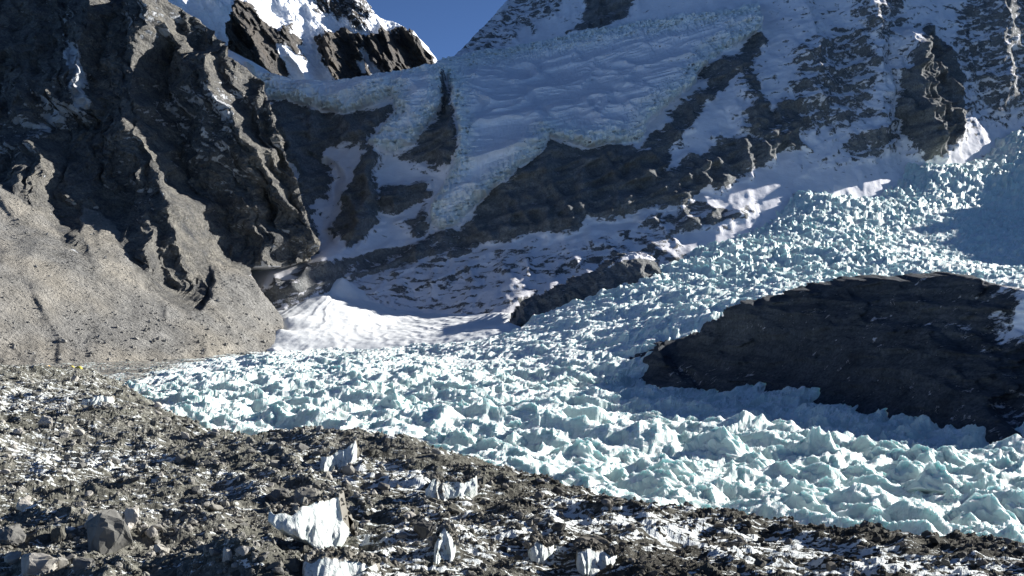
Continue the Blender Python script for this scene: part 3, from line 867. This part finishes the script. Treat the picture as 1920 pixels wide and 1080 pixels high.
def put(name, me, loc, scale, rot, label, cat, group=None):
    o = bpy.data.objects.new(name, me)
    o.location = loc; o.scale = scale; o.rotation_euler = rot
    return link(o, label=label, cat=cat, group=group)


# (px, py of the foot, width px, height px, tone, flatness seed, label)
BOULDERS = [
    (190, 1036, 80, 84, 'd', 1, 'largest boulder, tall smooth grey block in the left foreground'),
    (64, 1078, 66, 46, 'p', 2, 'pale angular boulder at the bottom left corner, biggest pale one'),
    (14, 1030, 50, 40, 'd', 3, 'smooth dark boulder cut by the left edge of the picture'),
    (243, 990, 30, 42, 'p', 4, 'upright pale stone just right of the tall grey boulder'),
    (234, 1004, 26, 24, 'p', 5, 'small bright stone wedged at the right foot of the tall grey boulder'),
    (172, 1003, 34, 40, 'p', 6, 'pale cracked block leaning on the front of the tall grey boulder'),
    (108, 1018, 34, 34, 'm', 7, 'grey rounded block midway between the dark edge boulder and the tall one'),
    (42, 958, 30, 26, 'p', 8, 'pale pointed stone on the crest of the left foreground mound'),
    (282, 1012, 24, 24, 'p', 9, 'lone pale stone on the gravel bank right of the tall grey boulder'),
    (520, 940, 46, 22, 'd', 10, 'dark flat slab perched above the left end of the big ice cliff'),
    (570, 946, 56, 30, 'm', 11, 'tan tilted slab lying on top of the big ice cliff'),
    (795, 1012, 52, 34, 'd', 12, 'dark grey wedge left of the white ice lump in the centre foreground'),
    (812, 1026, 26, 22, 'p', 13, 'pale block touching the left side of the white ice lump'),
    (806, 1004, 22, 24, 'p', 14, 'small pale block on the dark wedge beside the white ice lump'),
    (1112, 1036, 66, 30, 'm', 15, 'flat grey slab roofing the ice hollow at the bottom centre right'),
    (1045, 998, 34, 18, 'd', 16, 'low dark slab among snow streaks below the moraine crest'),
    (82, 805, 26, 22, 'p', 17, 'yellowish boulder on the far left mound of the moraine'),
    (32, 818, 20, 14, 'p', 18, 'white-looking flat stone below the far left mound'),
    (118, 822, 18, 16, 'p', 19, 'pale stone right of the yellowish boulder on the far left mound'),
    (138, 716, 16, 14, 'p', 20, 'pale rounded stone in front of the tents'),
    (300, 1040, 30, 26, 'm', 21, 'grey stone at the foot of the gravel bank'),
    (455, 1052, 30, 22, 'p', 22, 'pale split stone below the dark ledge left of the big ice cliff'),
    (425, 1062, 24, 30, 'p', 23, 'upright pale stone below the dark ledge left of the big ice cliff'),
    (150, 1075, 40, 30, 'd', 24, 'dark shadowed stone between the pale corner boulder and the bottom edge'),
]
mats = dict(p=M_pale, d=M_dark, m=M_stone)
B = np.array([(b[0], b[1]) for b in BOULDERS], float)
bx_, by_, bz_, ok_ = sight(B[:, 0], B[:, 1], moraine_z, 95, 700)
for i, (px_, py_, w_, h_, tone, sd, lab) in enumerate(BOULDERS):
    y = by_[i]; k = y / FOC
    me = hull_rock('boulder', 100 + sd, mats[tone], 20 + (sd % 4) * 3, 1.0, 0.75 if tone == 'd' else .55, 2)
    put('boulder', me, (bx_[i], y + w_ * k * .35, bz_[i] + h_ * k * .33), (w_ * k * 1.05, w_ * k * .95, h_ * k * 1.1), (R.uniform(-.2, .2), R.uniform(-.2, .2), R.uniform(0, 6.28)), lab, 'boulder', 'large boulders on the moraine')

TONE = ('grey', 'pale', 'dark'); SHP = ('flat', 'blocky', 'squat')
stones = [hull_rock('stone_block', 300 + k, (M_stone, M_pale, M_dark)[(k * 7) % 3], 14 + k, (0.6, 1.0, 0.8)[(k // 3) % 3]) for k in range(9)]
MARKS = [(190, 990, 'the tall grey boulder'), (64, 1050, 'the pale corner boulder'), (14, 1010, 'the dark edge boulder'), (560, 985, 'the big fluted ice cliff'), (630, 860, 'the small ragged ice cliff'), (845, 910, 'the broad bright ice cliff'),
         (833, 1015, 'the tall white ice lump'), (1112, 1025, 'the flat roofing slab'), (1015, 1040, 'the grey fluted ice face'), (82, 795, 'the yellowish boulder'), (180, 745, 'the snowy ice brow'), (630, 1070, 'the striped ice face at the bottom'),
         (1300, 990, 'the middle of the snowy moraine edge'), (1520, 1040, 'the domed serac'), (1650, 1045, 'the blocky serac'), (1880, 1065, 'the bottom right corner'), (660, 822, 'the tiny ice tip on the crest'), (330, 800, 'the left dip of the moraine crest'),
         (300, 900, 'the snow streaks left of centre'), (430, 950, 'the dark ledge'), (350, 1050, 'the gravel bank'), (1300, 1070, 'the bottom edge right of centre'), (960, 960, 'the right shoulder of the crest')]
used_labels = set()


def place_words(px_, py_, marks):
    d = sorted(((px_ - a) ** 2 + (1.6 * (py_ - b)) ** 2, a, b, w) for a, b, w in marks)
    out = []
    for _, a, b, w in d[:3]:
        dx_, dy_ = px_ - a, (py_ - b) * 1.6
        if abs(dx_) > 2 * abs(dy_): rel = 'right of' if dx_ > 0 else 'left of'
        elif abs(dy_) > 2 * abs(dx_): rel = 'below' if dy_ > 0 else 'above'
        else: rel = ('lower' if dy_ > 0 else 'upper') + (' right of' if dx_ > 0 else ' left of')
        out.append(rel + ' ' + w)
    return out


def own_label(head, px_, py_, marks, tail=''):
    rels = place_words(px_, py_, marks)
    for rel in rels:
        for extra in ('', 'tilted ', 'worn ', 'half-buried '):
            lab = f'{extra}{head} {rel}{tail}'
            if lab not in used_labels and len(lab.split()) <= 16:
                used_labels.add(lab); return lab
    return f'{head} {rels[0]}{tail}'


cand = [(R.uniform(-10, 1930), R.uniform(720, 1085)) for _ in range(700)]
C_ = np.array(cand)
cx, cy, cz, okc = sight(C_[:, 0], C_[:, 1], moraine_z, 95, 600, 350)
n_put = 0
for i in range(len(cand)):
    if not okc[i] or n_put >= 230: continue
    if cy[i] > 480: continue
    if cy[i] > 300 and C_[i, 0] > 470: continue
    size_px = R.choice((11, 12, 13, 14, 16, 18, 21, 25)) * (1.25 if C_[i, 0] < 520 and C_[i, 1] > 930 else .95)
    if min(abs(C_[i, 0] - b[0]) / (b[2]) + abs(C_[i, 1] - b[1]) / (b[3]) for b in BOULDERS) < .7: continue
    s_ = size_px * cy[i] / FOC
    v_ = R.randrange(9)
    big_ = 'small' if size_px < 13 else 'mid-sized' if size_px < 18 else 'sizeable'
    lab = own_label(f'{big_} {TONE[(v_ * 7) % 3]} {SHP[(v_ // 3) % 3]} stone', C_[i, 0], C_[i, 1], MARKS)
    put('stone_block', stones[v_], (cx[i], cy[i], cz[i] + s_ * .18), (s_ * R.uniform(.8, 1.3), s_ * R.uniform(.8, 1.3), s_ * R.uniform(.6, 1.0)), (R.uniform(-.4, .4), R.uniform(-.4, .4), R.uniform(0, 6.28)),
        lab, 'stone', 'stone blocks scattered over the moraine')
    n_put += 1

# ---- fluted ice cliffs standing out of the debris
TOPS = []


def ice_cliff(px_top, px_bot, label, depth=7.0, dirt=0.15, flute=0.55, lean=0.55):
    tx = np.array([p[0] for p in px_top], float); ty = np.array([p[1] for p in px_top], float)
    bx = np.array([p[0] for p in px_bot], float); by = np.array([p[1] for p in px_bot], float)
    mid = len(bx) // 2
    _, yb, _, _ = sight([bx.mean()], [by.max()], moraine_z, 95, 600)
    y0 = float(yb[0]) - 1.0
    n, m = 56, 22
    pxs = np.linspace(max(tx[0], bx[0]), min(tx[-1], bx[-1]), n)
    sd = int(pxs[0] * 7)
    top = np.interp(pxs, tx, ty) + fbm(pxs / 26, pxs * 0, 2, sd) * 6 + 3
    bot = np.interp(pxs, bx, by) + fbm(pxs / 11, pxs * 0 + 5, 3, sd) * 2
    k = y0 / FOC
    uu = (pxs - 960) / FOC; uc = uu.mean(); sl = 0.6
    ycol = (y0 - sl * uc * y0) / (1 - sl * uu)
    x = uu * ycol
    zt = CZ + (540 - top) / FOC * ycol; zb = CZ + (540 - bot) / FOC * ycol - 1.2
    t = np.linspace(0, 1, m)
    T, XX = np.meshgrid(t, x, indexing='ij')
    ZZ = zb[None] + (zt - zb)[None] * T
    fl = (ridged(XX / 1.5 + fbm(XX / 3, ZZ / 6, 2, sd) * .8, ZZ / 9, 3, sd + 3) * flute + fbm(XX / 5, ZZ / 6, 4, sd + 5) * 1.2) * (1 - .75 * T ** 2)
    YY = ycol[None] + (ZZ - zb[None]) * lean - fl
    edge = np.abs(np.linspace(-1, 1, n))[None] ** 4
    YY = YY + edge * 1.6
    # the top runs back into the slope under a skin of debris
    rows = [np.stack([XX, YY, ZZ], -1)]
    dr = [np.clip(dirt + .3 * fbm(XX / 3, ZZ / 5, 3, sd + 9) + 0.5 * sstep(.92, 1.0, T) + .0 * T, 0, 1)]
    for j, f in enumerate((0.12, 0.35, 0.7, 1.0)):
        xb = x; yb_ = YY[-1] + depth * f
        zz = zt - 0.02 * depth * f - (0 if f < 1 else 3.0) + fbm(xb / 1.5, xb * 0 + j, 2, sd) * .25
        rows.append(np.stack([xb, yb_, zz], -1)[None]); dr.append(np.full((1, n), 0.95))
    V = np.concatenate(rows, 0); D = np.concatenate(dr, 0)
    TOPS.append(np.concatenate([r_.reshape(-1, 3) for r_ in rows[1:4]] + [rows[0][-1]], 0))
    # returns at both ends
    o = mesh_np('ice_cliff', V, grid_quads(V.shape[0], n), M_cliff, dict(dirt=D), True)
    me = o.data
    bm = bmesh.new(); bm.from_mesh(me)
    be = [e for e in bm.edges if e.is_boundary]
    ret = bmesh.ops.extrude_edge_only(bm, edges=be)
    for v in [g for g in ret['geom'] if isinstance(g, bmesh.types.BMVert)]:
        v.co += Vector((0, depth * .9, -2.5))
    bm.to_mesh(me); bm.free()
    return link(o, label=label, cat='ice cliff', group='ice cliffs in the moraine')


ice_cliff([(498, 958), (520, 964), (548, 964), (562, 952), (592, 947), (624, 937), (637, 985)], [(498, 966), (525, 976), (556, 986), (590, 1008), (622, 1030), (637, 992)], 'big fluted white ice cliff under the tan slab, left of centre foreground')
ice_cliff([(598, 858), (622, 850), (646, 838), (662, 828)], [(598, 868), (620, 882), (645, 880), (662, 850)], 'small ragged ice cliff just below the moraine crest', 4, .36)
ice_cliff([(796, 914), (812, 898), (826, 904), (850, 900), (870, 904), (893, 893)], [(796, 918), (826, 924), (868, 918), (893, 900)], 'broad bright ice cliff on the right shoulder of the moraine crest', 4, .36)
ice_cliff([(812, 1030), (822, 1004), (832, 990), (842, 1000), (852, 1024)], [(812, 1036), (826, 1046), (838, 1044), (852, 1030)], 'tall white ice lump beside the dark wedge, centre foreground', 4, .36)
ice_cliff([(990, 1034), (1005, 1016), (1022, 1024), (1040, 1022)], [(990, 1054), (1012, 1060), (1040, 1058)], 'grey and white fluted ice face left of the flat slab', 4, .36)
ice_cliff([(1085, 1036), (1105, 1034), (1130, 1036), (1160, 1040)], [(1085, 1052), (1110, 1066), (1135, 1070), (1160, 1062)], 'shadowed ice hollow wall beneath the flat grey slab', 4, .36)
ice_cliff([(560, 1062), (600, 1046), (640, 1050), (700, 1064)], [(560, 1084), (620, 1090), (700, 1092)], 'dirty striped ice face at the bottom edge under the big ice cliff', 5, .34)
ice_cliff([(150, 748), (185, 738), (205, 742)], [(150, 756), (185, 752), (205, 752)], 'thin snowy ice brow on the far left mound of the moraine', 4, .1)

# ---- seracs
def serac_mesh(seed):
    rr = np.random.default_rng(seed)
    nf = rr.integers(4, 7)
    ang = np.sort(rr.uniform(0, 2 * np.pi, nf)); st = rr.uniform(0.75, 1.35, nf)
    nr, na = 22, 40
    rad = np.linspace(0.02, 1.0, nr); th = np.linspace(0, 2 * np.pi, na + 1)[:-1]
    Rr, Th = np.meshgrid(rad, th, indexing='ij')
    x, y = Rr * np.cos(Th), Rr * np.sin(Th)
    crest = rr.uniform(0, np.pi)
    cx_, sx_ = np.cos(crest), np.sin(crest)
    m = np.max([(np.cos(a) * x + np.sin(a) * y) * s_ for a, s_ in zip(ang, st)] + [np.hypot(x, y) * .55], 0)
    h = 1.0 - m ** 0.82
    h = np.minimum(h, 0.78 + 0.15 * (x * cx_ + y * sx_) + 0.05 * rr.uniform(-1, 1))
    h = h + ridged(x * 2.2 + seed, y * 2.2, 4, seed) * .10 - .1 + fbm(x * 6, y * 6 + seed, 3, seed) * .025
    V = np.stack([x * .62, y * .62, h], -1).reshape(-1, 3)
    q = []
    for i in range(nr - 1):
        for j in range(na):
            q.append((i * na + j, (i + 1) * na + j, (i + 1) * na + (j + 1) % na, i * na + (j + 1) % na))
    o = mesh_np('serac', V, np.array(q), M_ice, dict(dirt=np.zeros(len(V))), False)
    me = o.data; bpy.data.objects.remove(o)
    bm = bmesh.new(); bm.from_mesh(me)
    lp = [e for e in bm.edges if e.is_boundary]
    bmesh.ops.holes_fill(bm, edges=lp, sides=0)
    bm.to_mesh(me); bm.free()
    return me


SM = [serac_mesh(900 + k) for k in range(12)]
SER = [(1360, 872, 165, 80, 'wide white ice pyramid in the middle of the right-hand ice field'),
       (1545, 872, 110, 80, 'steep ice block with a shaded flat front, right of the wide pyramid'),
       (1655, 810, 70, 46, 'sharp ice peak standing against the dark rock spur'),
       (1742, 822, 80, 48, 'broad ice peak against the dark spur, right of the sharp one'),
       (1838, 846, 64, 40, 'sunlit ice tooth at the right end of the spur shadow'),
       (1648, 1018, 120, 70, 'blocky grey-fronted serac at the moraine edge on the right'),
       (1520, 1002, 170, 80, 'broad domed serac at the moraine edge, left of the blocky one'),
       (1095, 884, 110, 66, 'shaded grey serac above the middle of the moraine crest'),
       (1880, 985, 120, 80, 'tall serac near the right edge of the picture above the moraine'),
       (1765, 940, 130, 76, 'ridged serac left of the tall one by the right edge'),
       (1470, 920, 120, 60, 'long low serac between the wide pyramid and the domed serac'),
       (1010, 742, 60, 26, 'small lit serac just in front of the spur shadow tip'),
       (740, 782, 96, 52, 'lone ice pyramid in the middle of the left ice field'),
       (655, 822, 28, 24, 'tiny pale ice tip peeping over the moraine crest'),
       (965, 850, 80, 46, 'white serac above the right shoulder of the moraine crest'),
       (1250, 900, 110, 54, 'rounded serac left of the wide white pyramid'),
       (1895, 905, 90, 56, 'grey-sided serac at the right edge under the rock spur')]
S_ = np.array([(a[0], a[1]) for a in SER], float)
sx_, sy_, sz_, sok = sight(S_[:, 0], S_[:, 1], lambda x, y: gfit(x, y) + 3.0, 230, 1400)
for i, (px_, py_, w_, h_, lab) in enumerate(SER):
    k = sy_[i] / FOC
    put('serac', SM[i % 12], (sx_[i], sy_[i] + w_ * k * .25, sz_[i] - 1.0), (w_ * k * .95, w_ * k * .8, h_ * k * 1.15), (0, 0, R.uniform(0, 6.28)), lab, 'serac', 'named seracs of the lower icefall')
SMARKS = [(a[0], a[1] - a[3] / 2, 'the ' + a[4].split(',')[0]) for a in SER if len(a[4].split(',')[0].split()) <= 10] + [(420, 750, 'the left end of the ice field'), (560, 700, 'the foot of the scree slope'), (850, 680, 'the foot of the avalanche cone'), (850, 790, 'the centre of the ice field')]
cand = np.array([(R.uniform(300, 1930), R.uniform(690, 1010)) for _ in range(260)])
cx, cy, cz, okc = sight(cand[:, 0], cand[:, 1], lambda x, y: gfit(x, y) + 4.0, 230, 1300, 350)
n_put = 0
for i in range(len(cand)):
    if not okc[i] or n_put >= 110: continue
    edge_py = np.interp(cand[i, 0], [a[0] for a in RIDGE], [a[1] for a in RIDGE])
    if cand[i, 1] > edge_py - 6: continue
    if cand[i, 0] > 1180 and cand[i, 1] < np.interp(cand[i, 0], [1180, 1400, 1900], [720, 770, 830]): continue
    k = cy[i] / FOC
    w_ = R.uniform(14, 26)
    lab = own_label(('small' if w_ < 17 else 'middling' if w_ < 22 else 'large') + ' ice serac', cand[i, 0], cand[i, 1], SMARKS)
    put('serac', SM[R.randrange(12)], (cx[i], cy[i], cz[i] - 2.5), (w_, w_ * R.uniform(.6, 1), w_ * R.uniform(.38, .6)), (0, 0, R.uniform(0, 6.28)),
        lab, 'serac', 'minor seracs of the lower icefall')
    n_put += 1

# ---- tents of the camp at the far left edge of the moraine
def plain(name, c, rough=.6):
    t = NT(name); n = t.noise(3.0, 3)
    return t.done(t.mix(.25, c, t.ramp(n, [(0.3, .7), (.7, 1.1)]), 'MULTIPLY'), rough)


def tent(px_, py_, y, c, label, s=1.0):
    x_, _, z_ = W(px_, py_, y)
    z_ = float(moraine_z(np.array([x_]), np.array([y]))[0])
    root = bpy.data.objects.new('tent', None); root.location = (x_, y, z_); root.rotation_euler = (0, 0, R.uniform(-.5, .5))
    link(root, label=label, cat='tent', group='tents of the camp')
    m = plain('tent_cloth', c)
    th = np.linspace(0, 2 * np.pi, 25)[:-1]; ph = np.linspace(0, 1, 9)
    V = []
    for p in ph:
        rad = math.cos(p * math.pi / 2) ** .8 * (1 + .06 * math.cos(0))
        for a in th:
            e = 1 + .08 * abs(math.sin(2 * a)) ** .5
            V.append((1.9 * s * rad * e * math.cos(a), 1.5 * s * rad * e * math.sin(a), 1.75 * s * math.sin(p * math.pi / 2)))
    q = [(i * 24 + j, i * 24 + (j + 1) % 24, (i + 1) * 24 + (j + 1) % 24, (i + 1) * 24 + j) for i in range(8) for j in range(24)]
    o = mesh_np('canopy', np.array(V), np.array(q), m); link(o, parent=root)
    d = plain('tent_door', tuple(v * .35 for v in c))
    pts = [(-.5, 0), (.5, 0), (.42, .7), (0, 1.15), (-.42, .7)]
    dv = [(u * s, -(1.5 * s * math.sqrt(max(0, 1 - (w_ / 1.8) ** 2)) + .1), w_ * s) for u, w_ in pts] + [(u * s, -(1.5 * s * math.sqrt(max(0, 1 - (w_ / 1.8) ** 2)) - .05), w_ * s) for u, w_ in pts]
    me = bpy.data.meshes.new('door'); me.from_pydata(dv, [], [(0, 1, 2, 3, 4)] + [(i, (i + 1) % 5, 5 + (i + 1) % 5, 5 + i) for i in range(5)])
    me.materials.append(d); link(bpy.data.objects.new('door', me), parent=root)


tent(88, 690, 560, (.75, .42, .06), 'orange-yellow dome tent, leftmost of the camp on the moraine', .9)
tent(97, 690, 556, (.70, .20, .06), 'red-orange dome tent beside the leftmost yellow one', .8)
tent(107, 686, 580, (.06, .05, .22), 'dark blue dome tent in the middle of the camp', 1.1)
tent(125, 688, 566, (.16, .08, .30), 'violet dome tent right of the dark blue one', .9)
tent(134, 689, 558, (.62, .50, .10), 'yellow dome tent right of the violet one', .8)
tent(148, 690, 556, (.50, .44, .08), 'olive-yellow dome tent, rightmost of the camp', .9)

# ---- rubble: countless stones over the moraine and along the foot of the scree
def rubble(name, pts, scl, rots, mat, seed):
    me = bpy.data.meshes.new(name)
    me.vertices.add(len(pts)); me.vertices.foreach_set('co', np.asarray(pts, F32).ravel())
    a = me.attributes.new('scl', 'FLOAT_VECTOR', 'POINT'); a.data.foreach_set('vector', np.asarray(scl, F32).ravel())
    a = me.attributes.new('rot', 'FLOAT_VECTOR', 'POINT'); a.data.foreach_set('vector', np.asarray(rots, F32).ravel())
    me.materials.append(mat)
    o = bpy.data.objects.new(name, me)
    g = bpy.data.node_groups.new(name + '_nodes', 'GeometryNodeTree')
    g.interface.new_socket('Geometry', in_out='INPUT', socket_type='NodeSocketGeometry')
    g.interface.new_socket('Geometry', in_out='OUTPUT', socket_type='NodeSocketGeometry')
    N = g.nodes; L = g.links
    gi = N.new('NodeGroupInput'); go = N.new('NodeGroupOutput')
    iop = N.new('GeometryNodeInstanceOnPoints')
    gti = N.new('GeometryNodeGeometryToInstance')
    for k in range(6):
        ico = N.new('GeometryNodeMeshIcoSphere'); ico.inputs['Radius'].default_value = .5; ico.inputs['Subdivisions'].default_value = 2
        nz = N.new('ShaderNodeTexNoise'); nz.noise_dimensions = '4D'; nz.inputs['Scale'].default_value = 2.2; nz.inputs['W'].default_value = seed + k * 5.3; nz.inputs['Detail'].default_value = 1.0
        sub = N.new('ShaderNodeVectorMath'); sub.operation = 'SUBTRACT'; sub.inputs[1].default_value = (.5, .5, .5)
        sc_ = N.new('ShaderNodeVectorMath'); sc_.operation = 'SCALE'; sc_.inputs['Scale'].default_value = 1.1
        sp = N.new('GeometryNodeSetPosition')
        ss = N.new('GeometryNodeSetShadeSmooth'); ss.inputs['Shade Smooth'].default_value = False
        sm_ = N.new('GeometryNodeSetMaterial'); sm_.inputs['Material'].default_value = mat
        L.new(nz.outputs['Color'], sub.inputs[0]); L.new(sub.outputs[0], sc_.inputs[0])
        L.new(ico.outputs['Mesh'], sp.inputs['Geometry']); L.new(sc_.outputs[0], sp.inputs['Offset'])
        L.new(sp.outputs[0], ss.inputs[0]); L.new(ss.outputs[0], sm_.inputs[0]); L.new(sm_.outputs[0], gti.inputs[0])
    a1 = N.new('GeometryNodeInputNamedAttribute'); a1.data_type = 'FLOAT_VECTOR'; a1.inputs['Name'].default_value = 'scl'
    a2 = N.new('GeometryNodeInputNamedAttribute'); a2.data_type = 'FLOAT_VECTOR'; a2.inputs['Name'].default_value = 'rot'
    e2r = N.new('FunctionNodeEulerToRotation')
    L.new(gi.outputs[0], iop.inputs['Points']); L.new(gti.outputs[0], iop.inputs['Instance'])
    iop.inputs['Pick Instance'].default_value = True
    L.new(a1.outputs['Attribute'], iop.inputs['Scale']); L.new(a2.outputs['Attribute'], e2r.inputs[0]); L.new(e2r.outputs[0], iop.inputs['Rotation'])
    L.new(iop.outputs[0], go.inputs[0])
    md = o.modifiers.new('stones', 'NODES'); md.node_group = g
    return link(o, kind='stuff', label='loose grey and tan rubble covering the moraine', cat='rubble')


gr = np.random.default_rng(5)
sp_ = SCREE_PTS[gr.integers(0, len(SCREE_PTS), 6000)] + gr.normal(0, .6, (6000, 3))
ss_ = np.clip(np.exp(gr.normal(-.2, .5, len(sp_))), .4, 3.5) * (1 + .6 * (sp_[:, 2] < 40))
rubble('scree_rubble', sp_, ss_[:, None] * gr.uniform(.6, 1.3, (len(sp_), 3)), gr.uniform(0, 6.28, (len(sp_), 3)), M_stone2, 3.0)
bpy.data.objects['scree_rubble']['label'] = 'loose grey stones strewn down the scree slope'
n = 95000
u = gr.uniform(-.52, .52, n); y = np.exp(gr.uniform(math.log(100), math.log(640), n)); x = u * y
z = moraine_z(x, y)
size = np.clip(np.exp(gr.normal(-1.0, .55, n)), .16, 2.0) * (y / 220) ** .6
lump = fbm(x / 14, y / 14, 3, 777)
keep = gr.uniform(0, 1, n) < np.clip(.75 + .8 * lump, .12, 1)
pn, qn = proj(x, y, z)
snowy = poly_sd(pn, qn, [(1150, 930), (1940, 1040), (1940, 1100), (1400, 1090), (1150, 1010)]) > 0
keep &= ~(snowy & (gr.uniform(0, 1, n) < .45))
x, y, z, size = x[keep], y[keep], z[keep], size[keep]
tp = np.concatenate(TOPS, 0); tp = tp[gr.uniform(0, 1, len(tp)) < .55]
x = np.append(x, tp[:, 0] + gr.normal(0, .25, len(tp))); y = np.append(y, tp[:, 1] + gr.uniform(0, .8, len(tp))); z = np.append(z, tp[:, 2] + .03)
size = np.append(size, np.clip(np.exp(gr.normal(-.75, .4, len(tp))), .2, 1.3))
k = len(x)
rubble('rubble', np.stack([x, y, z + size * .08], -1), size[:, None] * gr.uniform(.55, 1.3, (k, 3)), gr.uniform(0, 6.28, (k, 3)), M_stone, 1.0)
